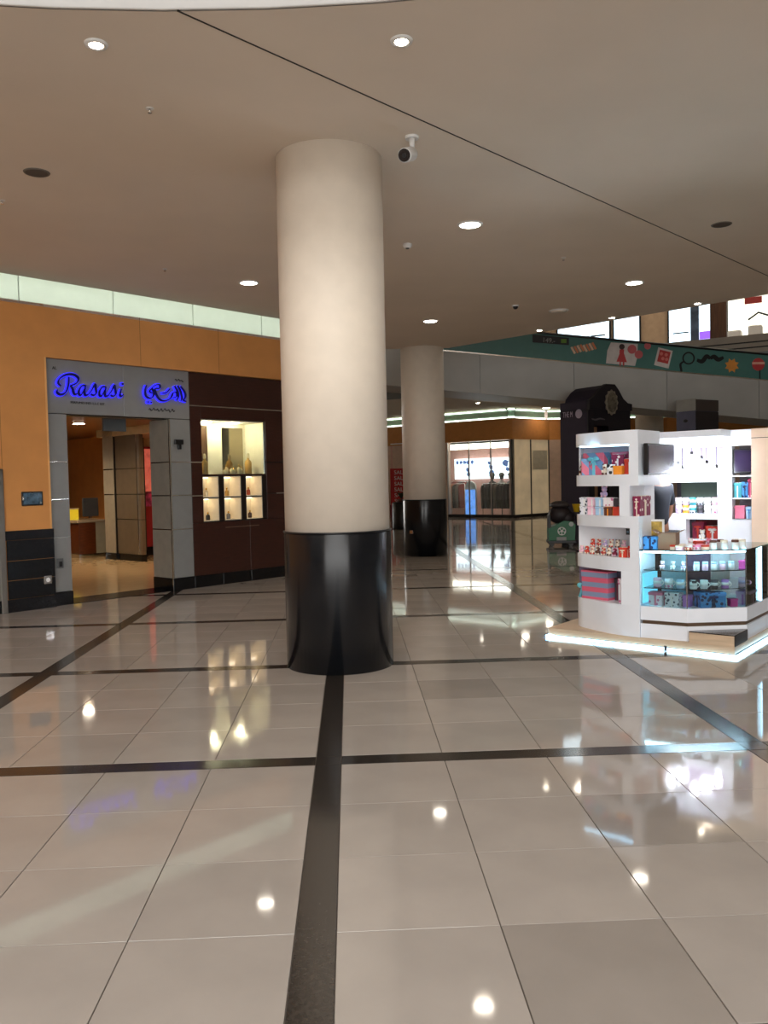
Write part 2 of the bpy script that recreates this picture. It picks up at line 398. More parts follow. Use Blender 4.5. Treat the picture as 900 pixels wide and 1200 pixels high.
# ------------------------------------------------------------------ round columns
def column(loc, label, h=CEIL, base=1.2, r=.48):
    t = thing('round_column', label, 'column', loc, 0, 'round cream columns with black bases')
    MB().lathe([(r-.012, base), (r-.012, h)], 64).build('shaft', cream, t)
    MB().lathe([(r, 0), (r, base-.01), (r-.004, base)], 64).build('base_cladding', gloss_black, t, 'glossy black cladding round the foot of the column')
    MB().lathe([(r-.011, base), (r+.006, base), (r+.006, base+.012), (r-.011, base+.012)], 64).build('ring', blackm, t)
    return t
column((-.12, 7.5, 0), 'thick cream round column with glossy black base in the foreground centre')
c2 = column((1.63, 18.2, 0), 'cream round column with black base further back beside the dark clothes shop')
so = MB().box(-.045, .045, -.012, 0, -.035, .035, .004).build('socket_plate', steel_trim, c2); so.location = (-.33, -.36, .52); so.rotation_euler = (0, 0, -.74)
column((10.45, 28.7, 0), 'cream round column standing behind the bright kiosk and rising past the ramp', h=9.4)

# ------------------------------------------------------------------ left diagonal wall with cove
wl = struct('wall_left', MB().box(-23, -.26, -.06, .3, 0, 4.14), orange, W0, WR)
wl2 = struct('wall_left_upper', MB().box(-.26, 5.6, -.06, .3, 3.42, 4.14), orange, W0, WR)
struct('wall_left_end', MB().box(4.33, 5.6, -.06, .3, 0, 3.42), orange, W0, WR)
struct('wall_left_return', MB().box(5.35, 5.6, .3, 12, 0, 4.14), orange, W0, WR)
for k, s in enumerate((-1.55, -.9)): MB().box(s-.003, s+.003, -.062, -.058, 1.1, 4.14).build('panel_joint', mat('ochre_joint', (150, 98, 50), .7), wl)
for s in (1.2, 2.62): MB().box(s-.003, s+.003, -.062, -.058, 3.43, 4.14).build('panel_joint', MATS['ochre_joint'], wl2)
MB().box(-.28, -.255, -.064, -.05, 1.08, 3.42).build('corner_bead', mat('ochre_light', (232, 176, 112), .6), wl)
# cove slot above the wall: shelf, lit back panels, LED line
cove_m = mat('cove_panel', (222, 228, 216), .6, noise=.01)
cv = struct('trim_7', MB().box(-23, 5.6, -.06, .62, 4.10, 4.14).box(-23, 5.6, .62, .68, 4.10, 5.3), white_m, W0, WR, 'light cove above the ochre wall')
s = -9.0
while s < 5.5:
    MB().box(s+.006, s+1.44, .585, .615, 4.15, 4.86, .004).build('cove_panel', cove_m, cv); s += 1.45
MB().box(-23, 5.5, .06, .11, 4.60, 4.66).build('led_strip', led_cove, cv)
MB().box(-23, 5.6, .0, .68, 5.3, 5.36).build('cove_top', white_m, cv)
# black dado and door frame on the far left
dado = struct('baseboard_left', MB().box(-1.55, -.24, -.09, -.055, 0, .17).box(-1.55, -.24, -.085, -.055, .955, 1.08, .004), granite, W0, WR, 'black granite dado on the ochre wall')
zz = [.17, .42, .68, .955]
for i in range(3): MB().box(-.885, -.24, -.078, -.055, zz[i]+.003, zz[i+1]-.003, .003).build('granite_slab', granite, dado)
dm = mat('grey_metal_door', (132, 128, 122), .35, metal=.6)
dr = struct('door_1', MB().box(-1.85, -.98, -.085, -.06, .08, 1.82), dm, W0, WR, 'grey metal cabinet door at the left edge')
MB().box(-.985, -.905, -.10, -.06, .0, 1.9, .006).build('door_frame', dm, dr); MB().box(-1.85, -.905, -.10, -.06, 1.83, 1.9, .006).build('door_frame', dm, dr)
MB().box(-1.72, -1.02, -.092, -.085, .95, 1.78, .004).build('door_panel', mat('grey_metal_light', (160, 158, 154), .3, metal=.7), dr)
MB().box(-1.72, -1.02, -.092, -.085, .12, .9, .004).build('door_panel', MATS['grey_metal_light'], dr)

def wthing(name, label, cat, s, d, z, group=None): return thing(name, label, cat, WF(s, d, z), WR, group)
# wall screen
t = wthing('wall_panel', 'small black framed control screen on the ochre wall', 'screen', -.52, -.06, 1.5)
MB().box(-.145, .145, -.022, 0, -.095, .095, .006).build('frame', blackm, t)
MB().box(-.125, .125, -.026, -.021, -.075, .075).build('display', mat('screen_blue', (52, 70, 84), .1, noise=.5, scale=20, emis=(60, 84, 98), strength=.25), t)
MB().lathe([(.014, 0), (.014, .004)], 12, .11, -.026, -.06, axis='y').build('button', white_m, t); MB().box(-.14, -.12, -.028, -.02, -.02, .03).build('switch', steel_trim, t)
t = wthing('wall_socket', 'small chrome socket plate low on the black dado', 'socket', -.35, -.078, .385)
MB().box(-.055, .055, -.012, 0, -.055, .055, .004).build('plate', steel_trim, t); MB().lathe([(.03, 0), (.03, .006), (.02, .008)], 16, 0, -.014, 0, axis='y').build('insert', white_m, t)
t = wthing('call_box', 'grey switch box low on the left portal pillar', 'switch', -.135, 0, .595)
MB().box(-.045, .045, -.03, 0, -.075, .065, .006).build('body', mat('grey_box', (110, 112, 114), .35, metal=.5), t); MB().box(-.022, .022, -.034, -.029, -.05, .02).build('slot', blackm, t)

# ------------------------------------------------------------------ shop portal
pt = thing('shop_portal', 'grey metal clad portal framing the entrance of the perfume shop', 'portal', W0, WR)
MB().box(-.255, .035, .05, .32, 0, 2.67).build('pillar_core', dark_joint, pt)
MB().box(1.71, 2.065, .02, .54, 0, 2.67).build('pillar_core', dark_joint, pt)
MB().box(-.255, 2.065, .05, .32, 2.69, 3.42).build('header_core', dark_joint, pt)
for z0, z1 in ((.19, .94), (.955, 1.47), (1.485, 1.99), (2.005, 2.66)):
    MB().box(-.255, .04, 0, .05, z0, z1, .004).build('panel', steel_panel, pt)
    MB().box(1.70, 2.07, 0, .03, z0, z1, .004).build('panel', steel_panel, pt)
    MB().box(1.685, 1.70, .012, .55, z0, z1, .003).build('panel', mat('pale_grey_panel', (168, 164, 152), .4, metal=.3), pt)
for z in (.9475, 1.4775, 1.9975):
    MB().box(-.255, .04, .004, .05, z-.007, z+.007).build('chrome_line', steel_trim, pt)
    MB().box(1.70, 2.07, .004, .03, z-.007, z+.007).build('chrome_line', steel_trim, pt)
    MB().box(1.682, 1.70, .02, .54, z-.007, z+.007).build('chrome_line', steel_trim, pt)
MB().box(1.678, 1.70, -.008, .012, 0, 2.66).build('corner_trim', steel_trim, pt)
for s0, s1 in ((-.255, .93), (.934, 2.07)): MB().box(s0, s1, 0, .05, 2.67, 3.418, .004).build('header_panel', steel_panel, pt)
MB().box(-.255, .045, -.015, .05, 0, .185, .004).build('plinth', granite, pt); MB().box(1.68, 2.07, -.015, .56, 0, .185, .004).build('plinth', granite, pt)
MB().box(.04, 1.685, .05, .30, 2.655, 2.67).build('lintel', blackm, pt)
MB().box(.05, 1.68, -.02, .56, .0, .006).build('threshold', granite, pt, 'black granite threshold')
t = wthing('wall_sensor', 'small black sensor box on the right portal pillar', 'sensor', 1.84, 0, 2.27)
MB().box(-.075, .075, -.05, 0, 0, .075, .006).build('body', blackm, t); MB().box(-.02, .04, -.04, 0, -.075, 0, .005).build('bracket', blackm, t)

# sign lettering: strokes measured on the portal face
navy = mat('navy_letter_face', (14, 18, 92), .3); halo = glow('blue_halo', (54, 50, 255), .9)
R1 = [(275, 245), (268, 330), (245, 400), (205, 438), (160, 440), (133, 412), (142, 386)]
R2 = [(178, 345), (153, 315), (165, 270), (215, 232), (280, 216), (345, 228), (384, 262), (374, 306), (335, 332), (288, 345)]
R3 = [(288, 345), (312, 380), (325, 430), (345, 448), (372, 432)]
a1_ = [(465, 352), (425, 352), (388, 400), (388, 448), (415, 452), (462, 372)]; a2_ = [(470, 346), (452, 420), (462, 462), (505, 448)]
s1_ = [(500, 452), (548, 392), (578, 338), (588, 392), (592, 440), (560, 466), (526, 452)]
i1_ = [(905, 405), (886, 470), (900, 490), (930, 470)]
def shear(pts, dx): return [(x+dx, y+dx*.085) for x, y in pts]
letters = [('letter', [R1, R2, R3]), ('letter', [a1_, a2_]), ('letter', [s1_]), ('letter', [shear(a1_, 245), shear(a2_, 245)]), ('letter', [shear(s1_, 240)]), ('letter', [i1_])]
def unslope(pts): return [(x, y-(x-50)*.1) for x, y in pts]     # lettering drawn on the slant, set level here
def sign(name, label, strokes_by_letter, s0, z0, w, nib, SX, SZ, dots=()):
    t = wthing(name, label, 'sign', s0, 0, z0)
    for nm, strokes in strokes_by_letter:
        L = MB(); H = MB()
        for st in strokes:
            q = [(x*SX, -y*SZ) for x, y in st]
            L.ribbon(q, w, -.065, -.045, nib); H.ribbon(q, w, -.045, -.012, nib, .012)
        o = L.build(nm, navy, t); H.build('halo', halo, o, 'glowing blue halo behind the letter')
    for x, y, r in dots:
        o = MB().lathe([(r, 0), (r, .02)], 16, x*SX, -.065, -y*SZ, axis='y').build('dot', navy, t)
        MB().lathe([(r+.014, 0), (r+.014, .03)], 16, x*SX, -.044, -y*SZ, axis='y').build('halo', halo, o)
    return t
sign('latin_sign', 'blue halo-lit cursive Latin lettering on the grey header, left half', [(n, [unslope(s) for s in st]) for n, st in letters], -.283, 3.45, .017, .9, .00127, .00122,
     dots=[(924, 345-(924-50)*.1, .016)])
def sl2(pts): return [(x, y-x*.1125) for x, y in pts]
ar = [[(288, 252), (270, 310), (278, 375), (320, 402), (358, 384), (368, 335), (345, 292), (322, 325), (350, 345)],
      [(330, 300), (395, 252), (440, 254), (436, 292), (385, 298), (398, 365), (440, 426), (500, 440), (565, 412), (600, 352), (640, 352), (636, 398), (590, 410)],
      [(465, 352), (520, 342), (562, 300)], [(618, 272), (650, 330), (662, 395), (636, 442)], [(655, 268), (690, 340), (704, 420), (690, 452)], [(690, 278), (738, 345), (748, 400), (724, 446), (756, 462)]]
t = sign('arabic_sign', 'blue halo-lit Arabic calligraphy on the grey header, right half', [('stroke', [sl2(s)]) for s in ar], .86, 3.43, .015, .6, .00148, .00130,
     dots=[(300, 445-34, .012), (337, 452-38, .012)])
inkm = mat('dark_lettering', (30, 30, 34), .5)
def wtext(name, label, body, s, z, size):
    o = text_mesh(name, body, size, inkm); tag(o, label, 'lettering', None, WF(s, -.002, z), WR); return o
wtext('lettering', 'tiny dark letters AL above the blue Latin sign', 'AL', -.11, 3.29, .06)
wtext('lettering', 'small dark capitals line under the blue Latin sign', 'PERFUMES IND. L.L.C EST.', .37, 2.83, .047)
def squiggle(label, s, z, w, h, n, seed):
    rnd = random.Random(seed); L = MB()
    x = -w/2
    for k in range(n):
        ln = w/n; y = rnd.uniform(-.2, .2)*h
        L.ribbon([(x, y), (x+ln*.3, y+h*rnd.uniform(.2, .6)), (x+ln*.6, y-h*rnd.uniform(.1, .4)), (x+ln*.95, y+h*.1)], .006, -.006, 0)
        x += ln
    o = L.build('lettering', inkm); tag(o, label, 'lettering', None, WF(s, 0, z), WR)
squiggle('small dark Arabic line under the blue Arabic calligraphy', 1.575, 2.79, .46, .05, 7, 3)
squiggle('tiny dark Arabic word above the blue Arabic calligraphy', 1.9, 3.265, .16, .03, 3, 5)

# ------------------------------------------------------------------ wood clad display wall
wd = struct('wall_display', MB().box(2.07, 2.29, .04, .6, 0, 3.42).box(3.58, 4.32, .04, .6, 0, 3.42).box(2.29, 3.58, .04, .6, 0, 1.03).box(2.29, 3.58, .04, .6, 2.70, 3.42).box(2.29, 3.58, .55, .6, 1.03, 2.7), dark_joint, W0, WR)
rects = [(2.075, 4.3, 2.90, 3.415), (2.075, 2.28, 2.005, 2.88), (3.59, 4.3, 2.005, 2.88), (2.28, 3.59, 2.69, 2.88), (2.075, 2.28, 1.47, 1.985), (3.59, 4.3, 1.47, 1.985),
         (2.075, 2.28, 1.03, 1.455), (3.59, 4.3, 1.03, 1.455), (2.075, 3.2, .19, 1.025), (3.206, 4.3, .19, 1.025)]
for a, b, z0, z1 in rects: MB().box(a, b, .0, .04, z0, z1, .001).build('veneer_panel', wood_red, wd)
for a, b, z in ((2.075, 4.3, 2.89), (2.075, 2.28, 1.995), (3.8, 4.3, 1.4625), (2.075, 2.28, 1.4625), (2.7, 3.4, .93)): MB().box(a, b, -.004, .04, z-.008, z+.008).build('chrome_line', steel_trim if z > .95 else mat('dull_metal_line', (120, 100, 88), .4, metal=.6), wd)
for a, b in ((2.075, 2.62), (2.626, 3.2), (3.206, 4.3)): MB().box(a, b, -.012, .04, 0, .186, .004).build('plinth', granite, wd)
warm_w = mat('display_cream', (246, 238, 220), .5, emis=(255, 226, 165), strength=.0)
mirror = mat('mirror', (150, 140, 120), .08, metal=1.0)
vw = thing('display_window', 'lit display window with six cubby niches in the dark red wall', 'display case', W0, WR)
MB().box(2.29, 3.58, .53, .55, 1.80, 2.68).build('back_panel', warm_w, vw); MB().box(2.29, 2.305, .04, .53, 1.80, 2.68).build('side_panel', mirror, vw); MB().box(3.565, 3.58, .04, .53, 1.80, 2.68).build('side_panel', warm_w, vw)
MB().box(2.29, 3.58, .04, .53, 2.665, 2.68).build('soffit', warm_w, vw); MB().box(2.29, 3.58, .02, .53, 1.775, 1.80).build('shelf', wood_red, vw)
MB().box(3.06, 3.5, .515, .53, 1.82, 2.6).build('mirror_panel', mirror, vw); MB().box(2.56, 2.76, .515, .53, 1.80, 2.62).build('brown_panel', wood_brown, vw)  # the brown panel is added to stand for a dark reflection
MB().box(2.295, 3.575, .03, .036, 1.80, 2.66).build('pane', clear, vw)
warm_spot = glow('warm_spot', (255, 232, 190), 30)
for s_ in (2.55, 3.1): 
    for d_ in (.16, .40):
        MB().lathe([(.045, 0), (.045, .012)], 16, s_, d_, 2.652).build('spotlight', warm_spot, vw)
cub = [(2.29, 2.60), (2.70, 3.05), (3.15, 3.5)]
for z0, z1 in ((1.43, 1.765), (1.045, 1.415)):
    for k, (a, b) in enumerate(cub):
        n_ = MB().box(a, b, .32, .34, z0+.01, z1-.01)
        n_.box(a-.0, a+.015, .02, .32, z0, z1).box(b-.015, b, .02, .32, z0, z1).box(a, b, .02, .32, z0, z0+.012).box(a, b, .02, .32, z1-.012, z1)
        n_.build('niche', mat('niche_cream', (244, 232, 206), .5), vw)
        MB().box(a+.05, b-.05, .24, .28, z1-.025, z1-.014).build('niche_light', glow('niche_led', (255, 238, 208), 5), vw)
for a, b in ((2.60, 2.70), (3.05, 3.15), (3.5, 3.58)): MB().box(a, b, .01, .3, 1.04, 1.775).build('mullion', mat('dark_frame', (30, 22, 20), .25), vw)
MB().box(2.285, 3.585, .005, .3, 1.415, 1.43).build('rail', MATS['dark_frame'], vw)
amber = mat('amber_glass', (226, 178, 96), .1, noise=.1); goldm = mat('gold', (212, 170, 80), .25, metal=1.0); perl = mat('pale_bottle', (236, 222, 190), .12)
def bottle(label, s, d, z, h, r, m, capm, grp='perfume bottles in the display window'):
    t = wthing('perfume_bottle', label, 'bottle', s, d, z, grp)
    MB().lathe([(r*.9, 0), (r, h*.06), (r, h*.52), (r*.85, h*.62), (r*.3, h*.70), (r*.3, h*.76)], 14).build('body', m, t)
    MB().lathe([(r*.42, h*.76), (r*.45, h*.8), (r*.38, h*.95), (r*.15, h)], 12).build('stopper', capm, t); return t
bottle('tall amber perfume bottle at the left end of the lit window', 2.47, .2, 1.80, .34, .055, amber, perl)
bottle('tall slim perfume bottle at the right end of the lit window', 3.40, .25, 1.80, .36, .06, amber, perl)
rowl = ['first', 'second', 'third', 'fourth', 'fifth', 'sixth', 'seventh']
for k in range(6): bottle('small pale perfume bottle, %s from the left in the lit window' % rowl[k], 2.86+k*.075, .2+.05*(k % 2), 1.80, .11+.03*((k*2) % 3), .036, perl, goldm)
for k, (a, b) in enumerate(cub):
    bottle('tiny %s bottle in the %s cubby of the upper row' % (('pale', 'amber', 'rosy')[k], ('left', 'middle', 'right')[k]), a+.15, .14, 1.442, .14, .032, (perl, amber, mat('rose_glass', (190, 90, 60), .15))[k], goldm)
    bottle('tiny %s bottle in the %s cubby of the lower row' % (('dark', 'grey', 'brown')[k], ('left', 'middle', 'right')[k]), a+.17, .14, 1.057, .13, .034, (blackm, mat('grey_glass', (120, 118, 116), .15), mat('brown_glass', (70, 44, 30), .15))[k], goldm)

# ------------------------------------------------------------------ inside the perfume shop
struct('floor_shop', MB().box(-2.5, 5.34, .56, 11.5, -.004, .004), mat('shop_floor', (222, 194, 150), .08, noise=.03), W0, WR)
struct('ceiling_shop', MB().box(-2.5, 5.34, .32, 11.5, 2.92, 3.0), mat('shop_ceiling', (136, 96, 64), .35), W0, WR)
sb = struct('wall_shop_back', MB().box(-2.5, 5.34, 11.4, 11.5, 0, 2.92), dark_joint, W0, WR)
for k in range(9): MB().box(-2.4+k*.86, -2.4+k*.86+.85, 11.37, 11.4, .1, 2.9, .005).build('brown_panel', wood_brown, sb)
struct('wall_shop_side', MB().box(-2.6, -2.5, .3, 11.5, 0, 2.92), wood_brown, W0, WR)
cw = struct('wall_shop_cream', MB().box(4.9, 5.34, 6.3, 6.5, 0, 2.92).box(4.0, 5.34, 4.0, 6.5, 2.75, 2.92), mat('shop_cream', (206, 190, 160), .5), W0, WR)
ic = thing('clad_pillar', 'grey panel clad square pillar inside the perfume shop', 'column', WF(4.05, 4.8, 0), WR)
taupe = mat('taupe_panel', (108, 98, 84), .4, metal=.2)
MB().box(.02, .09, .02, .98, .15, 2.74).build('core', dark_joint, ic)
for z0, z1 in ((.15, .90), (.915, 1.45), (1.465, 2.01), (2.025, 2.75)):
    MB().box(0, .02, 0, 1.0, z0, z1, .003).build('panel', taupe, ic); MB().box(.02, .1, 0, .02, z0, z1, .003).build('panel', taupe, ic)
MB().box(-.01, .11, -.01, 1.0, 0, .15).build('plinth', granite, ic); MB().box(-.006, .006, .10, .13, .15, 2.75).build('corner_trim', steel_trim, ic)
ip = thing('clad_pillar', 'pale grey panel pillar with chrome lines behind the taupe pillar in the shop', 'column', WF(4.0, 5.81, 0), WR)
MB().box(.02, .8, .02, .42, .15, 2.74).build('core', dark_joint, ip)
pg = MATS['pale_grey_panel']
for z0, z1 in ((.15, 1.45), (1.465, 2.01), (2.025, 2.9)): MB().box(0, .02, 0, .44, z0, z1, .003).build('panel', pg, ip)
for z in (1.4575, 2.0175): MB().box(-.004, .02, .02, .42, z-.012, z+.012).build('chrome_line', steel_trim, ip)
MB().box(-.01, .8, -.01, .44, 0, .15).build('plinth', granite, ip)
po = thing('poster_stand', 'tall red and pink poster panel inside the perfume shop', 'poster', WF(4.99, 6.18, 0), WR)
MB().box(-.1, .3, .02, .06, .2, 2.55).build('board', mat('poster_red', (170, 44, 50), .5), po); MB().box(-.095, .295, .012, .02, 1.5, 2.5).build('print', mat('poster_coral', (236, 128, 104), .5, noise=.3, scale=5, emis=(236, 110, 90), strength=.35), po)
MB().box(-.095, .295, .012, .02, 1.15, 1.5).build('print', mat('poster_magenta', (186, 70, 120), .5, noise=.4, scale=9), po); MB().box(-.12, .32, 0, .1, 0, .2).build('base', granite, po)
ct = thing('service_counter', 'dark wood service counter with stone end and top in the perfume shop', 'counter', WF(3.66, 6.83, 0), WR)
MB().box(.02, .68, .02, 3.0, .1, .82).build('body', wood_red, ct)
for k in range(4): MB().box(0, .02, .02+k*.74, .02+k*.74+.73, .12, .8, .004).build('front_panel', mat('counter_wood', (88, 46, 24), .3, noise=.15, stretch=(1, 1, 8)), ct)
MB().box(.0, .42, 0, .02, .1, .82).build('end_panel', MATS['counter_wood'], ct); MB().box(.42, .7, 0, .02, .1, .82).build('end_panel', mat('counter_stone_side', (150, 150, 136), .3), ct)
MB().box(-.05, .74, -.04, 3.0, .82, .88, .006).build('top', mat('counter_top', (150, 138, 122), .2), ct); MB().box(.005, .68, .005, 3.0, 0, .1).build('kick', steel_trim, ct)
t = thing('till_monitor', 'grey till monitor on the shop counter', 'monitor', WF(4.28, 7.4, .88), WR)
MB().box(-.2, .2, 0, .04, .06, .5, .01).build('screen', mat('till_grey', (70, 74, 80), .3), t); MB().box(-.03, .03, .01, .05, 0, .1).build('stem', steel_trim, t); MB().box(-.1, .1, -.04, .1, 0, .012).build('foot', steel_trim, t)
t = thing('gold_sign', 'small glowing golden card stand on the shop counter', 'card', WF(3.78, 7.3, .88), WR)
MB().box(-.14, .14, 0, .03, .0, .24, .006).build('card', mat('gold_card', (190, 160, 40), .4, emis=(220, 190, 40), strength=.5), t); MB().box(-.15, .15, -.004, .034, .24, .27).build('top_edge', mat('pale_card', (220, 200, 160), .5), t); MB().box(-.12, .12, .02, .12, 0, .012).build('foot', goldm, t)
t = thing('hanging_sign', 'plain dark grey hanging board in the shop doorway', 'board', WF(1.12, .6, 2.49), WR)
MB().box(-.19, .19, 0, .05, 0, .2, .004).build('board', mat('board_grey', (88, 92, 94), .5), t)
for x in (-.14, .14): MB().tube([(x, .025, .2), (x, .025, .43)], .006).build('rod', steel_trim, t)
dl = thing('shop_downlight', 'round downlight in the brown shop ceiling, nearest the doorway', 'lamp', WF(2.6, 4.6, 2.92), WR, 'downlights in the perfume shop ceiling')
MB().lathe([(.14, -.02), (.14, 0)], 20).build('rim', steel_trim, dl); MB().lathe([(.11, -.026), (.11, -.018)], 20).build('lens', lamp_glow, dl)
dup(dl, WF(2.4, 6.6, 2.92), WR, 'round downlight over the shop counter end'); dup(dl, WF(1.4, 7.6, 2.92), WR, 'round downlight over the wooden back of the shop'); dup(dl, WF(4.2, 3.0, 2.92), WR, 'round downlight in front of the clad pillar in the shop')
def point(name, loc, energy, rgb, r=.08, spot=None, target=None):
    l = bpy.data.lights.new(name, 'SPOT' if spot else 'POINT'); l.energy = energy; l.color = C8(*rgb)[:3]; l.shadow_soft_size = r
    o = bpy.data.objects.new(name, l); COL.objects.link(o); o.location = loc
    if spot: l.spot_size = math.radians(spot); l.spot_blend = .6
    if target is not None: o.rotation_euler = (Vector(target)-Vector(loc)).to_track_quat('-Z', 'Y').to_euler()
    return o
for s_, d_ in ((2.6, 4.6), (2.4, 6.6), (1.4, 7.6), (4.2, 3.0)): point('shop_lamp', WF(s_, d_, 2.85), 75, (255, 222, 180), spot=160)
for s_ in (2.55, 3.1): point('display_lamp', WF(s_, .28, 2.6), 12, (255, 232, 190), .04)

# ------------------------------------------------------------------ ceiling fixtures
def downlight(label, x, y, r, hot, e):
    t = thing('downlight', label, 'lamp', (x, y, CEIL), 0, 'recessed ceiling lamps')
    MB().lathe([(r, 0), (r, -.012), (r+.025, -.012), (r+.03, 0)], 28, caps=False).build('rim', white_m, t)
    MB().lathe([(r*.98, -.011), (r*.98, -.004)], 28).build('lens', spot_glow if hot else lamp_glow, t)
    point('lamp_light', (x, y, CEIL-.05), e, (255, 236, 208), .08, 120)
downlight('bright round spotlight in the ceiling near the upper left corner', -1.56, 5.53, .045, True, 22)
downlight('bright round spotlight in the ceiling above the security camera', .4, 5.49, .045, True, 22)
downlight('large round downlight right of the security camera', 1.41, 9.39, .115, False, 40)
downlight('round downlight left of the near column close to the light cove', -1.36, 11.98, .115, False, 40)
downlight('round downlight above the kiosk on the right', 4.26, 12.27, .115, False, 40)
downlight('round downlight over the second column', 1.51, 15.02, .115, False, 40)
downlight('small spotlight at the ceiling edge above the striped candy stickers', 3.73, 16.1, .05, True, 10)
downlight('small spotlight at the ceiling edge above the white upper windows', 4.78, 14.95, .05, True, 10)
downlight('small spotlight at the ceiling edge furthest right', 5.86, 13.8, .05, True, 10)
grey_grille = mat('speaker_grille', (112, 104, 94), .7)
def speaker(label, x, y):
    t = thing('ceiling_speaker', label, 'speaker', (x, y, CEIL), 0, 'round ceiling speakers')
    MB().lathe([(.095, -.006), (.11, -.006), (.115, 0)], 28).build('rim', grey_grille, t); MB().lathe([(.094, -.008), (.094, -.002)], 28).build('grille', mat('grille_dark', (90, 82, 74), .8), t)
speaker('round grey ceiling speaker on the left half of the ceiling', -2.75, 7.74); speaker('round grey ceiling speaker on the right half of the ceiling', 4.31, 9.48)
def sprinkler(label, x, y):
    t = thing('sprinkler', label, 'sprinkler', (x, y, CEIL), 0, 'ceiling sprinkler heads')
    MB().lathe([(.03, -.004), (.032, 0)], 16).build('plate', white_m, t); MB().lathe([(.008, -.03), (.008, -.004)], 10).build('stem', steel_trim, t); MB().lathe([(.017, -.034), (.017, -.03)], 12).build('deflector', steel_trim, t)
for lab, x, y in (('small sprinkler head in the ceiling nearest the upper left spotlight', -1.44, 6.46), ('small sprinkler head in the ceiling near the left cove', -2.36, 11.17), ('small sprinkler head at the left edge of the ceiling', -3.36, 8.48), ('small sprinkler head in the middle of the right ceiling', 2.84, 10.84)): sprinkler(lab, x, y)
t = thing('smoke_detector', 'small white smoke detector right of the near column', 'detector', (.76, 10.14, CEIL))
MB().lathe([(.03, -.05), (.045, -.045), (.055, -.02), (.055, 0)], 20).build('body', white_m, t); MB().lathe([(.02, -.058), (.022, -.05)], 14).build('sensor', blackm, t)
t = thing('dome_camera', 'tiny dark dome camera on the ceiling above the far shop', 'camera', (2.8, 13.79, CEIL))
MB().lathe([(.06, -.02), (.06, 0)], 18).build('base', white_m, t); MB().ball((0, 0, -.02), .045, 14, 8).build('dome', blackm, t)
t = thing('ceiling_vent', 'flat white oval access disc in the ceiling above the candy stickers', 'vent', (3.64, 14.26, CEIL))
MB().lathe([(.16, -.012), (.17, 0)], 24).build('plate', white_m, t); MB().lathe([(.05, -.03), (.14, -.012)], 24).build('deflector', cream, t)
# bullet camera
t = thing('security_camera', 'white bullet security camera hanging from the ceiling', 'camera', (.58, 7.0, CEIL))
MB().lathe([(.055, -.02), (.06, 0)], 20).build('mount_plate', white_m, t); MB().lathe([(.022, -.10), (.024, -.02)], 14).build('stem', white_m, t)
MB().tube([(0, 0, -.10), (-.03, -.05, -.15)], .016).build('joint', mat('camera_grey', (140, 138, 134), .4), t)
b_ = MB().lathe([(.055, -.09), (.058, -.08), (.058, .1), (.045, .12)], 22).build('housing', white_m, t); b_.location = (-.045, -.075, -.175); b_.rotation_euler = (math.radians(-62), 0, math.radians(-12)); b_.rotation_euler = Vector((.35, .85, .38)).to_track_quat('Z', 'Y').to_euler()
MB().lathe([(.05, -.097), (.05, -.088)], 20).build('lens', mat('camera_lens', (26, 18, 18), .1), b_)
MB().lathe([(.018, -.103), (.018, -.095)], 14).build('lens_core', blackm, b_)
# lamps in the far ceiling
for k, (x, y, lab) in enumerate(((6.63, 31.67, 'downlight in the far ceiling nearest the clothes shop glass'), (8.16, 34.2, 'downlight in the far ceiling beside the purple booth'), (4.88, 31.34, 'faint downlight in the far ceiling above the clothes shop screen'), (7.42, 29.55, 'downlight in the far ceiling just under the slab edge'), (6.22, 30.26, 'downlight in the far ceiling left of the slab edge one'))):
    r = .16 if k < 2 else .07
    t = thing('far_downlight', 'round ' + lab, 'lamp', (x, y, CEIL), 0, 'downlights in the far ceiling')
    MB().lathe([(r, -.012), (r+.03, 0)], 20).build('rim', white_m, t); MB().lathe([(r*.95, -.016), (r*.95, -.01)], 20).build('lens', lamp_glow, t)
    if k < 3: point('far_lamp', (x, y, CEIL-.06), (45, 14, 45)[k], (255, 226, 190), .1, 140)

# ------------------------------------------------------------------ kiosk
def kthing(name, label, cat, a=0, b=0, z=0, rz=0.0, group=None): return thing(name, label, cat, KF(a, b, z), KR+rz, group)
def neg(poly): return [(-a, b) for a, b in poly]
PZ = .10
kp = kthing('kiosk_platform', 'low tan wooden platform with glowing blue-white edge under the kiosk', 'platform')
MB().prism(neg([(1.84, .01), (.01, .01), (.01, 2.3), (1.84, 2.3)]), .035, PZ).build('deck', wood_tan, kp)
MB().prism(neg([(1.80, .05), (.05, .05), (.05, 2.26), (1.80, 2.26)]), 0, .035).build('recess', blackm, kp)
for poly in ([(1.86, -.01), (0, -.01), (0, .02), (1.86, .02)], [(0, -.01), (-.02, -.01), (-.02, 2.32), (0, 2.32)], [(1.86, -.01), (1.835, -.01), (1.835, .5), (1.86, .5)]):
    MB().prism(neg(poly), .006, .026).build('led_strip', led_cyan, kp, 'glowing blue-white light strip')
for a in (.62,): MB().prism(neg([(a+.012, -.016), (a-.012, -.016), (a-.012, -.008), (a+.012, -.008)]), .003, .05).build('led_clip', mat('clip_grey', (70, 76, 86), .4), kp)
st = kthing('corner_step', 'tan box with dark granite top at the front corner of the kiosk', 'step')
MB().prism(neg([(.41, .012), (.012, .012), (.012, .40), (.02, .405), (.405, .04)]), PZ, .195).build('body', wood_tan, st)
MB().prism(neg([(.41, .008), (.008, .008), (.008, .40), (.02, .405), (.405, .04)]), .195, .203).build('top', mat('dark_granite_top', (54, 46, 42), .2, noise=.5, scale=50), st)
MB().prism(neg([(.011, .012), (.006, .012), (.006, .40), (.011, .40)]), PZ, .195).build('side_panel', mat('dark_wenge', (44, 36, 32), .35), st)

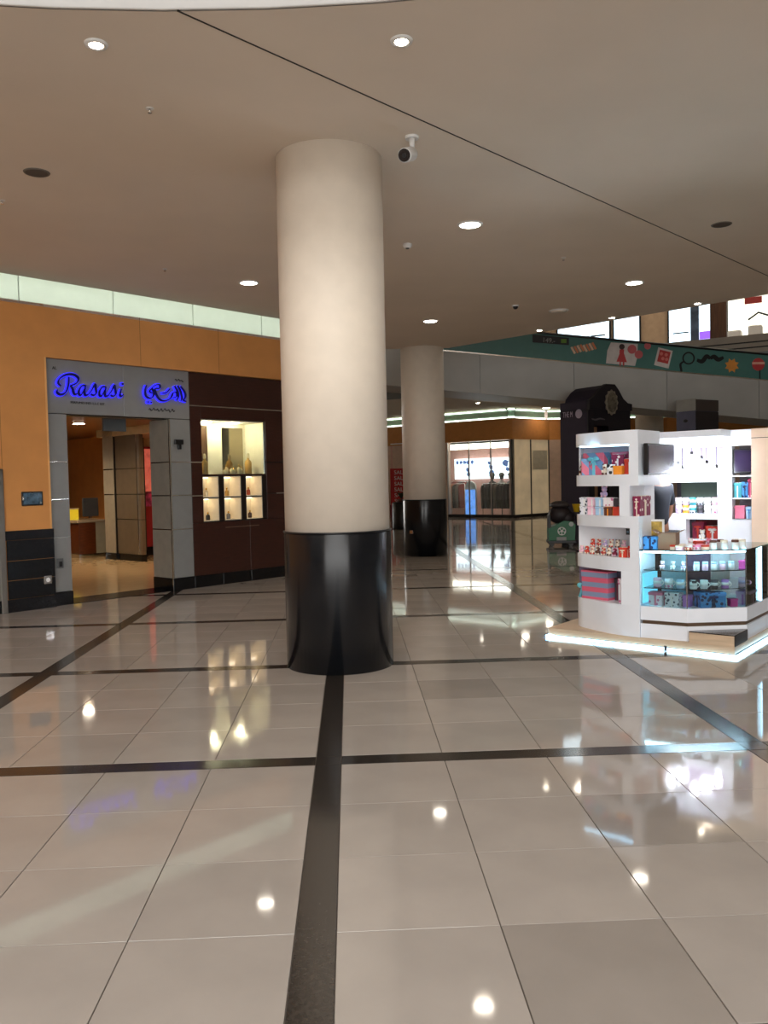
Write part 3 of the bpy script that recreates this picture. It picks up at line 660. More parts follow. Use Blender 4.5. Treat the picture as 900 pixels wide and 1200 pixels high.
# shelf tower with rounded left end
tw = kthing('shelf_tower', 'white kiosk shelf tower with rounded left end and four open shelves', 'shelf')
FOOT = [tuple(p) for p in smooth([(.87, .0), (1.0, .006), (1.09, .02), (1.22, .055), (1.36, .12), (1.48, .18), (1.58, .235), (1.645, .30), (1.672, .38), (1.68, .55)], 5)] + [(.87, .55)]
FOOT2 = [p for p in FOOT[:-1] if p[1] <= .38] + [(1.675, .40), (.87, .40)]
for z0, z1, nm in ((PZ, .40, 'base'), (.72, .85, 'shelf'), (1.14, 1.25, 'shelf'), (1.54, 1.65, 'shelf'), (1.94, 2.07, 'top')):
    MB().prism(neg(FOOT if z0 > 1.5 else FOOT2), z0, z1).build(nm, kiosk_white, tw)
def rect(a0, a1, b0, b1): return neg([(a0, b0), (a1, b0), (a1, b1), (a0, b1)])
for a0, a1, z0, z1 in ((.87, 1.05, .40, .72), (.87, .96, .85, 1.14), (.96, 1.06, 1.25, 1.54), (.87, .96, 1.65, 1.94)):
    MB().prism(rect(a0, a1, .002, .55 if z0 > 1.5 else .40), z0, z1).build('post', kiosk_white, tw)
MB().prism(rect(.87, .96, .38, .40), 1.25, 1.54).build('back_panel', kiosk_white, tw)
MB().prism(rect(.96, 1.67, .385, .40), .85, 1.14).build('back_panel', kiosk_white, tw)
MB().prism(rect(.96, 1.67, .53, .55), 1.65, 1.94).build('back_panel', mat('pale_blue_panel', (206, 214, 236), .4), tw)
MB().prism(rect(1.05, 1.67, .385, .40), .40, .72).build('back_panel', mat('mauve_panel', (126, 112, 140), .5), tw)
MB().prism(rect(1.0, 1.5, .08, .10), 1.925, 1.94).build('shelf_light', led_cyan, tw)
MB().prism(neg([(1.655, .42), (1.675, .42), (1.675, .5), (1.655, .5)]), 1.65, 1.94).build('end_post', kiosk_white, tw)
MB().prism(rect(.855, .87, .08, .42), .42, .70).build('lit_side_panel', mat('lit_cyan_panel', (120, 214, 240), .4, emis=(120, 220, 250), strength=.9), tw, 'glowing pale blue side panel')
t = kthing('price_tag', 'small black price tag on the third shelf of the kiosk tower', 'tag', .975, -.004, 1.075)
MB().box(-.018, .018, -.004, .0, 0, .06).build('plate', blackm, t); MB().box(-.01, .01, -.006, -.003, .02, .035).build('mark', mat('tag_mark', (70, 90, 110), .5), t)
tvm = mat('tv_screen', (34, 22, 52), .25)
def tv(label, a, b, z, w, h, rz):
    t = kthing('television', label, 'television', a, b, z, rz)
    MB().box(-w/2, w/2, 0, .045, 0, h, .006).build('body', blackm, t); MB().box(-w/2+.018, w/2-.018, -.003, .002, .02, h-.018).build('screen', tvm, t)
    MB().box(-.08, .08, .045, .075, h*.3, h*.7).build('bracket', blackm, t); return t
tv('black wall television on the side of the white shelf tower', .795, .40, 1.64, .70, .30, math.radians(90))

# glass counter
gc = kthing('glass_counter', 'angled glass display counter on a white base in the kiosk', 'counter')
CB = [(.865, .012), (.44, .05), (.02, .43), (.02, 1.30), (.44, 1.30), (.44, .72), (.62, .56), (.865, .56)]
MB().prism(neg(CB), PZ, .235).prism(neg(CB), .27, .40).build('base', kiosk_white, gc)
CBi = [(.85, .025), (.44, .065), (.035, .437), (.035, 1.28), (.42, 1.28), (.42, .72), (.62, .545), (.85, .545)]
MB().prism(neg(CBi), .235, .27).build('inlay', mat('bronze_inlay', (120, 100, 84), .3, metal=.8), gc)
def pane(p0, p1, z0, z1, th=.008):
    p0, p1 = Vector((-p0[0], p0[1])), Vector((-p1[0], p1[1])); d = (p1-p0).normalized(); n = Vector((-d.y, d.x))*th
    return MB().prism([tuple(p0), tuple(p1), tuple(p1+n), tuple(p0+n)], z0, z1)
for p0, p1 in (((.86, .016), (.442, .054)), ((.436, .056), (.028, .430)), ((.024, .436), (.024, 1.29))): pane(p0, p1, .40, .925).build('pane', clear, gc)
MB().prism(neg([(.868, .008), (.44, .046), (.014, .428), (.014, 1.30), (.44, 1.30), (.44, .72), (.62, .56), (.868, .56)]), .925, .937).build('top', shelf_glass, gc)
SH = [(.85, .06), (.44, .095), (.06, .445), (.06, 1.25), (.40, 1.25), (.40, .70), (.60, .53), (.85, .53)]
for z in (.565, .735): MB().prism(neg(SH), z, z+.008).build('shelf', shelf_glass, gc)
pane((.62, .545), (.435, .71), .40, .92, .012).build('back_panel', mat('mauve_mirror', (120, 100, 130), .2, metal=.4), gc)
MB().prism(rect(.42, .435, .72, 1.28), .40, .92).build('back_panel', kiosk_white, gc)
MB().prism(rect(.62, .86, .54, .555), .40, .92).build('back_panel', mat('pale_cyan_panel', (190, 226, 240), .3), gc)
for p0, p1 in (((.84, .03), (.45, .066)), ((.43, .072), (.05, .42)), ((.04, .45), (.04, 1.25))): pane(p0, p1, .908, .922, .018).build('led_strip', led_case, gc, 'glowing blue-white light strip')
MB().prism(rect(.022, .034, .92, .935), .40, .925).build('led_upright', led_cyan, gc)
for p in ((.44, .052), (.03, .432)): MB().box(-p[0]-.004, -p[0]+.004, p[1]-.002, p[1]+.006, .40, .925).build('edge_trim', steel_trim, gc)

# back wall of the kiosk with openings
kb = kthing('kiosk_back_wall', 'white kiosk back wall with display openings and lit canopy beam', 'wall unit')
B0, B1 = 1.66, 1.78
solid = [(1.6, .30, 1.93, 2.10), (1.6, 1.08, 1.55, 1.93), (.60, .51, 1.55, 1.93), (1.08, .60, 1.55, 1.63), (1.6, 1.2, PZ, 1.55), (.66, .51, PZ, 1.55), (1.2, .66, 1.14, 1.20), (1.2, 1.0, PZ, 1.14), (1.0, .66, PZ, .92), (.51, .30, PZ, 1.15)]
for a0, a1, z0, z1 in solid: MB().prism(rect(a1, a0, B0, B1), z0, z1).build('panel', kiosk_white, kb)
MB().prism(rect(.60, 1.08, B1-.02, B1), 1.63, 1.93).build('opening_back', mat('grey_mauve', (120, 104, 128), .5), kb)
MB().prism(rect(.66, 1.2, B1+.3, B1+.32), 1.2, 1.55).build('opening_back', mat('sage_panel', (104, 126, 116), .5), kb)
MB().prism(rect(.66, 1.0, B1+.2, B1+.22), .90, 1.16).build('opening_back', mat('deep_red_panel', (96, 20, 26), .5), kb)
MB().prism(rect(.66, 1.2, B1, B1+.3), 1.14, 1.2).build('deep_shelf', kiosk_white, kb); MB().prism(rect(.66, 1.0, B1, B1+.2), .88, .92).build('deep_shelf', kiosk_white, kb)
MB().prism(rect(.30, .51, B1+.16, B1+.18), 1.15, 1.93).build('opening_back', kiosk_grey, kb); MB().prism(rect(.30, .51, B0, B1+.16), 1.36, 1.375).build('shelf', kiosk_white, kb); MB().prism(rect(.30, .51, B0, B1+.16), 1.13, 1.15).build('shelf', kiosk_white, kb); MB().prism(rect(.30, .51, B0, B1+.16), 1.60, 1.615).build('shelf', kiosk_white, kb)
MB().prism(rect(.52, 1.30, 1.34, B0), 2.03, 2.10).build('canopy_beam', kiosk_white, kb)
bc = kthing('kiosk_pillar', 'pale beige panelled pillar at the right end of the kiosk back wall', 'pillar')
MB().prism(rect(-.06, .295, 1.60, 1.95), PZ, 2.1).build('body', mat('beige_laminate', (236, 208, 184), .4, noise=.02), bc); MB().prism(rect(-.06, .295, 1.598, 1.603), 2.0, 2.006).build('joint', dark_joint, bc)
tv('black television in the niche beside the beige pillar', .40, 1.68, 1.635, .20, .26, 0)
bulb = glow('bulb_glow', (236, 244, 255), 85)
pl = None
labs = ['leftmost', 'second', 'third', 'fourth', 'fifth', 'sixth', 'seventh', 'rightmost']
for k in range(8):
    a = 1.20-k*.085; b = 1.40+.1*(k % 3)/2; zb = 1.80-.05*((k*5) % 4)
    lab = '%s glaring bare bulb pendant in the kiosk' % labs[k] if k in (0, 7) else '%s glaring bare bulb pendant from the left in the kiosk' % labs[k]
    t = kthing('pendant_lamp', lab, 'lamp', a, b, zb, 0, 'bare bulb pendants in the kiosk')
    MB().tube([(0, 0, .065), (0, 0, 2.03-zb)], .004, 6).build('cable', blackm, t); MB().lathe([(.016, .04), (.018, .075), (.006, .085)], 12).build('holder', blackm, t)
    MB().lathe([(.001, -.045), (.025, -.035), (.038, -.005), (.03, .02), (.014, .042)], 16).build('bulb', bulb, t)

# goods ------------------------------------------------------------
def box_mats(rgb): return mat('card_%d_%d_%d' % rgb, rgb, .5, noise=.03)
def gift(label, a, b, z, w, d, h, m, rib=None, bow=True, rz=0.0, lid=None, grp='gift boxes in the kiosk'):
    t = kthing('gift_box', label, 'box', a, b, z, rz, grp)
    MB().box(-w/2, w/2, -d/2, d/2, 0, h*.8, .003).build('body', m, t); MB().box(-w/2-.004, w/2+.004, -d/2-.004, d/2+.004, h*.78, h, .003).build('lid', lid or m, t)
    if rib:
        q = .003; MB().box(-w*.07, w*.07, -d/2-q, d/2+q, -.0, h+.003).build('ribbon', rib, t); MB().box(-w/2-q, w/2+q, -d*.07, d*.07, 0, h+.003).build('ribbon', rib, t)
        if bow:
            B = MB(); r = min(w, h)*.14
            for sx in (-1, 1): B.ball((sx*r*1.1, -d/2-q-r*.3, h*.72), r, 10, 6, 1.3, .5, .7); B.tube([(0, -d/2-q-.006, h*.72), (sx*r*1.2, -d/2-q-.006, h*.45)], [r*.3, r*.2], 6)
            B.ball((0, -d/2-q-r*.4, h*.72), r*.5, 8, 6); B.build('bow', rib, t)
    return t
def mug(label, a, b, z, r, h, m, hm=None, grp='mugs in the kiosk', rz=0.0):
    t = kthing('mug', label, 'mug', a, b, z, rz, grp)
    MB().lathe([(r*.88, 0), (r, h*.08), (r, h), (r*.9, h), (r*.88, h*.12), (.001, h*.1)], 18).build('cup', m, t)
    MB().tube([(r*.95*math.cos(.1), 0, h*.8)] + [(r+.022*math.sin(math.pi*i/6), 0, h*(.8-.6*i/6)) for i in range(1, 6)] + [(r*.95, 0, h*.2)], .005, 6).build('handle', hm or m, t)
    MB().lathe([(r+.0012, h*.35), (r+.0012, h*.7)], 18).build('band', hm or m, t); return t
def jar(label, a, b, z, r, h, m, lidm, grp='jars in the kiosk'):
    t = kthing('jar', label, 'jar', a, b, z, 0, grp)
    MB().lathe([(r*.9, 0), (r, h*.08), (r, h*.68), (r*.8, h*.76)], 16).build('body', m, t); MB().lathe([(r*.92, h*.74), (r*.95, h*.8), (r*.95, h*.95), (r*.8, h), (.001, h)], 16).build('lid', lidm, t); return t
def figurine(label, a, b, z, sc, m, m2, grp='plush figures in the kiosk', rz=0.0):
    t = kthing('plush_figure', label, 'toy', a, b, z, rz, grp)
    MB().ball((0, 0, .36*sc), .36*sc, 12, 8, 1, .9, 1).build('body', m, t)
    h = MB().ball((0, -.04*sc, .92*sc), .34*sc, 12, 8).build('head', m, t)
    MB().ball((0, -.33*sc, .86*sc), .13*sc, 8, 6).build('muzzle', m2, h)
    for sx in (-1, 1):
        MB().ball((sx*.26*sc, 0, 1.2*sc), .13*sc, 8, 6, 1, .6, 1).build('ear', m2, h); MB().ball((sx*.34*sc, -.16*sc, .42*sc), .14*sc, 8, 6, .8, 1, 1.3).build('arm', m, t); MB().ball((sx*.22*sc, -.32*sc, .13*sc), .14*sc, 8, 6).build('foot', m2, t)
    return t
W_ = white_m; pink = box_mats((232, 130, 160)); lpink = box_mats((242, 196, 214)); cyan = box_mats((110, 196, 214)); lblue = box_mats((170, 206, 236)); maroon = box_mats((130, 28, 62)); red = box_mats((206, 62, 44)); oran = box_mats((242, 150, 40)); navyb = box_mats((26, 40, 78)); purp = box_mats((176, 120, 196)); mag = box_mats((200, 60, 140)); kraft = box_mats((150, 122, 100)); blue = box_mats((56, 128, 196)); dgrey = box_mats((60, 56, 64)); creamc = box_mats((240, 226, 206)); lav = box_mats((206, 186, 226)); brown = box_mats((96, 54, 40)); teal = box_mats((60, 150, 160))
ps = stripes('pink_grey_stripe', (214, 96, 122), (130, 146, 176), 2, 3.2); pds = stripes('pink_blue_diag', (214, 104, 128), (110, 150, 190), 0, 3.0, diag=True)
mdots = spots('maroon_spotted', (134, 26, 70), (244, 226, 220), 22, .3); wdots = spots('white_rose_print', (240, 230, 236), (206, 120, 160), 26, .32); bdots = spots('blue_damask', (66, 140, 206), (18, 40, 84), 24, .35); rdots = spots('red_print', (190, 66, 56), (244, 220, 190), 30, .33); cow = spots('black_white_print', (240, 240, 240), (20, 20, 24), 16, .45); gdots = spots('grey_print', (226, 228, 236), (60, 70, 90), 30, .34)
Z1, Z2, Z3, Z4 = 1.65, 1.25, .85, .40
# top shelf
gift('pink and blue striped gift box with turquoise bow, left on the top tower shelf', 1.45, .40, Z1, .25, .16, .225, pds, cyan, True, -.2)
gift('small pink and blue striped box at the rounded end of the top shelf', 1.57, .36, Z1, .09, .09, .17, pds, None, False, .5)
gift('pink gift box standing behind the maroon one on the top shelf', 1.235, .47, Z1, .16, .08, .23, pink, cyan, False)
gift('tall maroon spotted gift box in the middle of the top shelf', 1.19, .32, Z1, .12, .12, .20, mdots, W_, False, .1)
gift('second maroon spotted gift box right of the tall one on the top shelf', 1.08, .38, Z1, .11, .11, .205, mdots, maroon, False)
gift('blue and pink striped box at the right end of the top shelf', 1.015, .46, Z1, .1, .1, .225, pds, None, False)
gift('bright red box at the right end of the top shelf', 1.02, .20, Z1, .1, .09, .15, red, W_, False)
gift('orange cube box on the front of the top shelf', 1.115, .13, Z1, .085, .08, .085, oran, None, False)
mug('black and white printed mug on the top shelf of the tower', 1.20, .14, Z1, .042, .10, cow, W_)
figurine('small cream plush toy beside the maroon box on the top shelf', 1.285, .20, Z1, .085, creamc, brown)
figurine('small dark plush toy hung at the left end of the top shelf', 1.625, .40, Z1, .085, brown, creamc)
# second shelf: stacked pastel boxes
nm = ['white', 'pink', 'pale blue', 'white-pink']
for k, (m, l) in enumerate(((gdots, 'grey-white printed'), (lpink, 'pale pink'), (lblue, 'pale blue'), (wdots, 'rose printed'))):
    a = 1.56-k*.108
    gift('%s cup box, lower row of the second tower shelf' % l, a, .34-.05*k, Z2, .10, .10, .085, m, W_, False)
    gift('%s cup box stacked on the upper row of the second tower shelf' % l, a, .34-.05*k, Z2+.088, .10, .10, .085, m, W_, False)
figurine('lilac plush flower bear sitting on the boxes of the second shelf', 1.335, .28, Z2+.176, .085, lav, lpink)
gift('dark grey box leaning on the second tower shelf', 1.165, .2, Z2+.09, .085, .09, .08, dgrey, None, False)
gift('brown chocolate box on the second tower shelf', 1.215, .12, Z2, .075, .08, .085, brown, oran, False)
gift('red box at the right of the second tower shelf', 1.135, .15, Z2, .08, .08, .085, red, None, False)
gift('pale blue narrow box at the right end of the second shelf', 1.078, .2, Z2, .03, .08, .085, lblue, None, False)
gift('maroon gift box with cream ribbon in the corner niche of the tower', .905, .17, Z2, .068, .26, .19, mdots, creamc, True, 0)
# third shelf: small plush crowd
cols = [(lpink, creamc), (red, creamc), (creamc, red), (brown, creamc), (rdots, creamc), (creamc, brown), (maroon, lpink), (lav, creamc)]
rowa = ['first', 'second', 'third', 'fourth', 'fifth', 'sixth', 'seventh', 'eighth']
cn = ['pale pink', 'red', 'cream', 'brown', 'red printed', 'cream-brown', 'maroon', 'lavender']
for k in range(8):
    a = 1.61-k*.072; f = .30-.028*k
    figurine('%s little plush toy, %s of the front row on the third shelf' % (cn[k], rowa[k]), a, max(.08, f+.03), Z3, .062, *cols[k], rz=.2*(k % 3-1))
for k in range(6):
    a = 1.50-k*.075
    figurine('%s little plush toy, %s of the raised back row on the third shelf' % (cn[(k*3+1) % 8], rowa[k]), a, .36-.02*k, Z3+.075, .06, *cols[(k*3+1) % 8])
rk = kthing('riser', 'white display riser under the back row of plush toys', 'stand', 1.30, .31, Z3, -.25); MB().box(-.24, .24, -.045, .05, 0, .072, .004).build('riser_block', kiosk_white, rk)
gift('left red present among the toys on the third shelf', 1.055, .09, Z3, .075, .08, .095, red, creamc, True)
gift('right red present with white bow on the third shelf', .985, .12, Z3, .05, .08, .11, red, W_, True)
figurine('white plush toy at the right end of the third shelf', 1.0, .28, Z3, .085, W_, creamc)
# bottom shelf
gift('large pink and grey striped gift box with light blue bow on the bottom shelf', 1.40, .27, Z4, .32, .15, .285, ps, None, False, -.22)
bw = kthing('ribbon_bow', 'light blue fabric bow at the left end of the bottom tower shelf', 'bow', 1.585, .29, Z4)
B = MB()
for sx in (-1, 1): B.ball((sx*.03, 0, .12), .035, 10, 6, 1.1, .5, .8); B.tube([(0, 0, .12), (sx*.035, -.005, .0)], [.01, .016], 6)
B.build('loops', cyan, bw); MB().ball((0, -.01, .12), .016, 8, 6).build('knot', teal, bw)
gift('dark ribbon parcel between striped box and pink carton on the bottom shelf', 1.195, .30, Z4, .05, .12, .22, dgrey, maroon, False)
gift('tall pink and white printed carton on the bottom shelf of the tower', 1.095, .16, Z4, .075, .08, .235, wdots, None, False)
# on top of the counter
ZT = .937
gift('blue damask gift box on the left end of the glass counter', .80, .14, ZT, .13, .12, .12, bdots, navyb, False, .1)
cbx = kthing('cardboard_box', 'open brown cardboard box on the glass counter', 'box', .66, .20, ZT, .1)
MB().box(-.085, .085, -.07, .07, 0, .005).box(-.085, .085, -.07, -.066, 0, .15).box(-.085, .085, .066, .07, 0, .15).box(-.085, -.081, -.07, .07, 0, .15).box(.081, .085, -.07, .07, 0, .15).build('body', kraft, cbx)
for sx in (-1, 1): f_ = MB().box(0, .06, -.07, .07, 0, .004).build('flap', kraft, cbx); f_.location = (sx*.083, 0, .15); f_.rotation_euler = (0, -.5 if sx > 0 else math.pi+.5, 0)
fr_ = kthing('photo_frame', 'white picture frame with golden print on the counter behind the blue box', 'picture frame', .83, .32, ZT, .25)
MB().box(-.08, .08, 0, .012, 0, .02).box(-.08, .08, 0, .012, .25, .27).box(-.08, -.06, 0, .012, 0, .27).box(.06, .08, 0, .012, 0, .27).build('frame', W_, fr_); MB().box(-.06, .06, .004, .01, .02, .25).build('print', mat('golden_print', (176, 146, 62), .5, noise=.3, scale=15), fr_); MB().box(-.02, .02, .012, .08, 0, .006).build('foot', W_, fr_)
k = 0
for (a, b) in ((.60, .16), (.53, .12), (.46, .16), (.40, .20), (.34, .26), (.56, .28), (.48, .28), (.41, .33)):
    m = (creamc, lpink, rdots, wdots)[k % 4]
    t = kthing('trinket_tin', 'shallow %s tin, %s of the cluster on the counter top' % (('cream', 'pale pink', 'red printed', 'rose printed')[k % 4], rowa[k]), 'tin', a, b, ZT, 0, 'round tins on the counter')
    MB().lathe([(.034, 0), (.036, .004), (.036, .028)], 18).build('body', m, t); MB().lathe([(.038, .026), (.038, .038), (.03, .044), (.001, .045)], 18).build('lid', (red, creamc, W_, pink)[k % 4], t); k += 1
for k, (a, b) in enumerate(((.28, .30), (.20, .36), (.12, .42), (.08, .50), (.25, .42), (.15, .53))):
    jar('white jar with brown lid, %s from the front on the right of the counter' % rowa[k], a, b, ZT, .034, .085, W_, (brown, creamc)[k % 2])
figurine('white plush toy on the counter before the red niche', .52, .40, ZT, .07, W_, lpink); figurine('pink plush toy on the counter beside the white one', .35, .40, ZT, .075, pink, lpink)
gift('flat red box lying at the back of the counter', .50, .52, ZT, .14, .08, .06, red, None, False)
# inside the counter: top shelf z .743, middle .573, floor .40
for k in range(5): jar('frosted jar, %s from the left on the upper glass shelf of the counter' % rowa[k], .40-k*.062, .20+k*.052, .743, .027, .08, (W_, lpink)[k % 2], lblue)
for k in range(3): figurine('pale plush toy, %s from the left on the upper glass shelf' % rowa[k], .72-k*.1, .2, .743, .06, (lpink, W_, lav)[k], W_)
gift('magenta cube on the upper glass shelf', .09, .56, .743, .06, .06, .075, mag, None, False); gift('red cube beside the magenta one on the upper glass shelf', .08, .70, .743, .055, .055, .075, red, None, False)
for k in range(3): mug('white mug with pastel print, %s from the left on the middle glass shelf' % rowa[k], .76-k*.11, .17, .573, .038, .085, (lpink, wdots, lblue)[k], W_)
for k in range(4): mug('%s mug, %s from the left on the front middle glass shelf' % (('black-white', 'white', 'dark', 'violet')[k], rowa[k]), .42-k*.075, .17+k*.066, .573, .034, .08, (cow, W_, dgrey, purp)[k], W_)
mug('large lilac mug at the right end of the middle glass shelf', .085, .56, .573, .045, .085, lpink, lav); gift('black and white printed box on the right of the middle glass shelf', .085, .74, .573, .08, .13, .075, cow, None, False); gift('white cake box on top right of the middle glass shelf', .09, .93, .573, .09, .14, .10, W_, lblue, False)
gift('pink and white gift box at the left of the counter floor', .76, .17, .40, .13, .12, .125, wdots, pink, False, 0, pink); gift('grey printed gift box beside the pink one on the counter floor', .60, .16, .40, .13, .12, .13, gdots, W_, False); gift('violet flat box between grey and blue boxes on the counter floor', .485, .20, .40, .06, .1, .11, purp, None, False)
gift('large blue damask gift box with dark bow in the middle of the counter floor', .31, .29, .40, .24, .15, .14, bdots, navyb, True, math.radians(42)); gift('small magenta box beside the blue gift box on the counter floor', .145, .42, .40, .07, .07, .075, mag, None, False, math.radians(42))
gift('lilac gift box with violet ribbon at the right of the counter floor', .095, .68, .40, .12, .24, .125, lav, purp, False)
# back wall goods
for k, (m, l) in enumerate(((lav, 'lilac'), (oran, 'orange'), (gdots, 'grey-white'), (dgrey, 'dark'), (W_, 'white'), (wdots, 'rose print'))):
    mug('%s mug, %s from the left on the back wall shelf' % (l, rowa[k]), 1.13-k*.08, 1.80, 1.20, .034, .09, m, (lav, W_, teal, blackm, W_, lpink)[k]); 
    mug('%s mug stacked above, %s from the left on the back wall shelf' % (l, rowa[k]), 1.13-k*.08, 1.80, 1.291, .034, .085, (W_, lav, teal, gdots, W_, lpink)[k], W_)
gift('dark red gift box in the low niche of the back wall', .92, 1.86, .92, .12, .12, .18, maroon, red, True); gift('red gift box with white bow in the low niche of the back wall', .76, 1.86, .92, .14, .12, .14, red, W_, True)
figurine('white plush bear in the low niche of the back wall', .85, 1.74, .92, .08, W_, creamc)
gift('turquoise printed gift box in the niche beside the beige pillar', .46, 1.74, 1.375, .075, .1, .16, teal, W_, False); gift('dark spotted gift box with bow in the niche beside the beige pillar', .385, 1.74, 1.375, .06, .1, .17, bdots, navyb, True); gift('pink spotted gift box in the niche touching the beige pillar', .33, 1.74, 1.375, .045, .1, .2, mdots, pink, False)
gift('plain pink box in the lower niche beside the beige pillar', .44, 1.74, 1.15, .1, .1, .14, pink, None, False); gift('pale blue gift box in the lower niche beside the beige pillar', .345, 1.74, 1.15, .06, .1, .13, lblue, blue, True)

# ------------------------------------------------------------------ the seller
def skin_body(name, verts, edges, radii, m, parent, lvl=2, label=None):
    me = bpy.data.meshes.new(name); me.from_pydata(verts, edges, []); me.materials.append(m)
    o = bpy.data.objects.new(name, me); COL.objects.link(o); o.parent = parent
    md = o.modifiers.new('skin', 'SKIN'); md.use_smooth_shade = True
    for i, r in enumerate(radii): me.skin_vertices[0].data[i].radius = r if isinstance(r, tuple) else (r, r)
    me.skin_vertices[0].data[0].use_root = True
    sd = o.modifiers.new('sub', 'SUBSURF'); sd.levels = sd.render_levels = lvl
    return o
pe = kthing('person', 'person in a dark navy t-shirt and charcoal trousers standing behind the kiosk counter', 'person', 1.17, 1.22, PZ, math.radians(-105))
shirt = mat('navy_cotton', (24, 28, 38), .85); trous = mat('charcoal_cotton', (44, 42, 46), .85); hairm = mat('black_hair', (16, 14, 14), .6)
V = [(0, 0, .95), (0, 0, 1.12), (0, .01, 1.28), (0, .015, 1.42), (0, .01, 1.50), (0, 0, 1.58)]
body_v = V + [(.17, .01, 1.40), (.235, 0, 1.26), (.255, -.02, 1.12), (.25, -.12, .98), (.245, -.17, .92), (-.17, .01, 1.40), (-.235, 0, 1.26), (-.255, -.02, 1.12), (-.25, -.12, .98), (-.245, -.17, .92),
              (.09, 0, .86), (.10, -.01, .5), (.10, .01, .12), (.105, -.02, .05), (.11, -.14, .04), (-.09, 0, .86), (-.10, -.01, .5), (-.10, .01, .12), (-.105, -.02, .05), (-.11, -.14, .04)]
body_e = [(0, 1), (1, 2), (2, 3), (3, 4), (4, 5), (3, 6), (6, 7), (7, 8), (8, 9), (9, 10), (3, 11), (11, 12), (12, 13), (13, 14), (14, 15), (0, 16), (16, 17), (17, 18), (18, 19), (19, 20), (0, 21), (21, 22), (22, 23), (23, 24), (24, 25)]
body_r = [(.15, .11), (.14, .10), (.16, .11), (.15, .09), .06, .055, .07, .055, .045, .036, .028, .07, .055, .045, .036, .028, .085, .06, .045, .042, .035, .085, .06, .045, .042, .035]
skin_body('body', body_v, body_e, body_r, skin_m, pe)
sv = V[:4] + [(.17, .01, 1.40), (.235, 0, 1.27), (.25, -.01, 1.19), (-.17, .01, 1.40), (-.235, 0, 1.27), (-.25, -.01, 1.19)]
skin_body('t_shirt', sv, [(0, 1), (1, 2), (2, 3), (3, 4), (4, 5), (5, 6), (3, 7), (7, 8), (8, 9)], [(.175, .13), (.165, .12), (.18, .13), (.16, .10), .082, .07, .066, .082, .07, .066], shirt, pe)
tv_ = [(0, 0, .95), (.09, 0, .86), (.10, -.01, .5), (.10, .01, .1), (-.09, 0, .86), (-.10, -.01, .5), (-.10, .01, .1)]
skin_body('trousers', tv_, [(0, 1), (1, 2), (2, 3), (0, 4), (4, 5), (5, 6)], [(.165, .125), .10, .075, .062, .10, .075, .062], trous, pe)
for sx in (-1, 1): MB().box(sx*.107-.045, sx*.107+.045, -.19, .075, 0, .075, .02).build('shoe', blackm, pe)
hd = MB().ball((0, -.015, 1.665), .1, 18, 14, .78, .95, 1.2).build('head', skin_m, pe)
MB().ball((0, -.108, 1.655), .016, 8, 6, .8, 1, 1.4).build('nose', skin_m, hd); MB().ball((0, .012, 1.70), .1, 16, 12, .82, .97, .98).build('hair', hairm, hd)
for sx in (-1, 1): MB().ball((sx*.03, -.098, 1.675), .011, 8, 6).build('eye', blackm, hd); MB().ball((sx*.08, 0, 1.655), .02, 8, 6, .4, .8, 1.3).build('ear', skin_m, hd)
MB().ball((0, -.1, 1.615), .02, 8, 6, 1.1, .4, .35).build('mouth', mat('lip', (130, 70, 62), .5), hd)
for sx in (-1, 1):
    hnd = MB().ball((sx*.245, -.205, .895), .04, 10, 8, .5, 1, .75)
    for j in range(4): hnd.tube([(sx*(.245-.02+.0*j), -.225, .915-.016*j), (sx*(.24-.012), -.265+.006*abs(j-1), .905-.016*j), (sx*.215, -.285+.008*abs(j-1), .895-.016*j)], [.009, .0085, .006], 6)
    hnd.tube([(sx*.235, -.19, .925), (sx*.215, -.215, .945), (sx*.2, -.24, .945)], [.011, .01, .007], 6); hnd.build('hand', skin_m, pe)

# ------------------------------------------------------------------ far shops across the hall
FW = [(-8, 40.0), (1.4, 38.6), (4.19, 35.75), (6.62, 33.63), (8.48, 35.1), (13.5, 35.0), (25, 30.0)]
def seg(name, p, r, z0, z1, th, m, off=0.0, kind='structure', parent=None):
    p, r = Vector(p), Vector(r); d = (r-p).normalized(); n = Vector((-d.y, d.x)); p, r = p+n*off, r+n*off
    mb = MB().prism([tuple(p), tuple(r), tuple(r+n*th), tuple(p+n*th)], z0, z1)
    o = mb.build(name, m, parent)
    if parent is None: o['kind'] = kind
    return o
far_orange = mat('far_ochre', (190, 126, 62), .6, noise=.03)
pinkw = mat('far_wall_pink', (206, 178, 158), .6)
for i in range(6):
    seg('wall_far_band_%d' % (i+1), FW[i], FW[i+1], 3.2, 4.05, .25, far_orange)
    cvf = seg('trim_%d' % (10+i), FW[i], FW[i+1], 4.40, 5.0, .05, mat('cove_green', (120, 140, 120), .6), .3)
    seg('cove_back', FW[i], FW[i+1], 4.05, 4.48, .03, MATS['cove_green'], .24, parent=cvf)
    seg('led_strip', FW[i], FW[i+1], 4.40, 4.45, .03, led_far, .2, parent=cvf); seg('led_strip', FW[i], FW[i+1], 4.08, 4.13, .03, led_far, .2, parent=cvf)
seg('wall_far_1', FW[0], FW[1], 0, 3.2, .2, pinkw); seg('wall_far_2', FW[1], FW[2], 0, 3.2, .2, pinkw, .05); seg('wall_far_3', FW[4], FW[5], 0, 3.2, .2, pinkw); seg('wall_far_4', FW[5], FW[6], 0, 3.2, .2, pinkw)
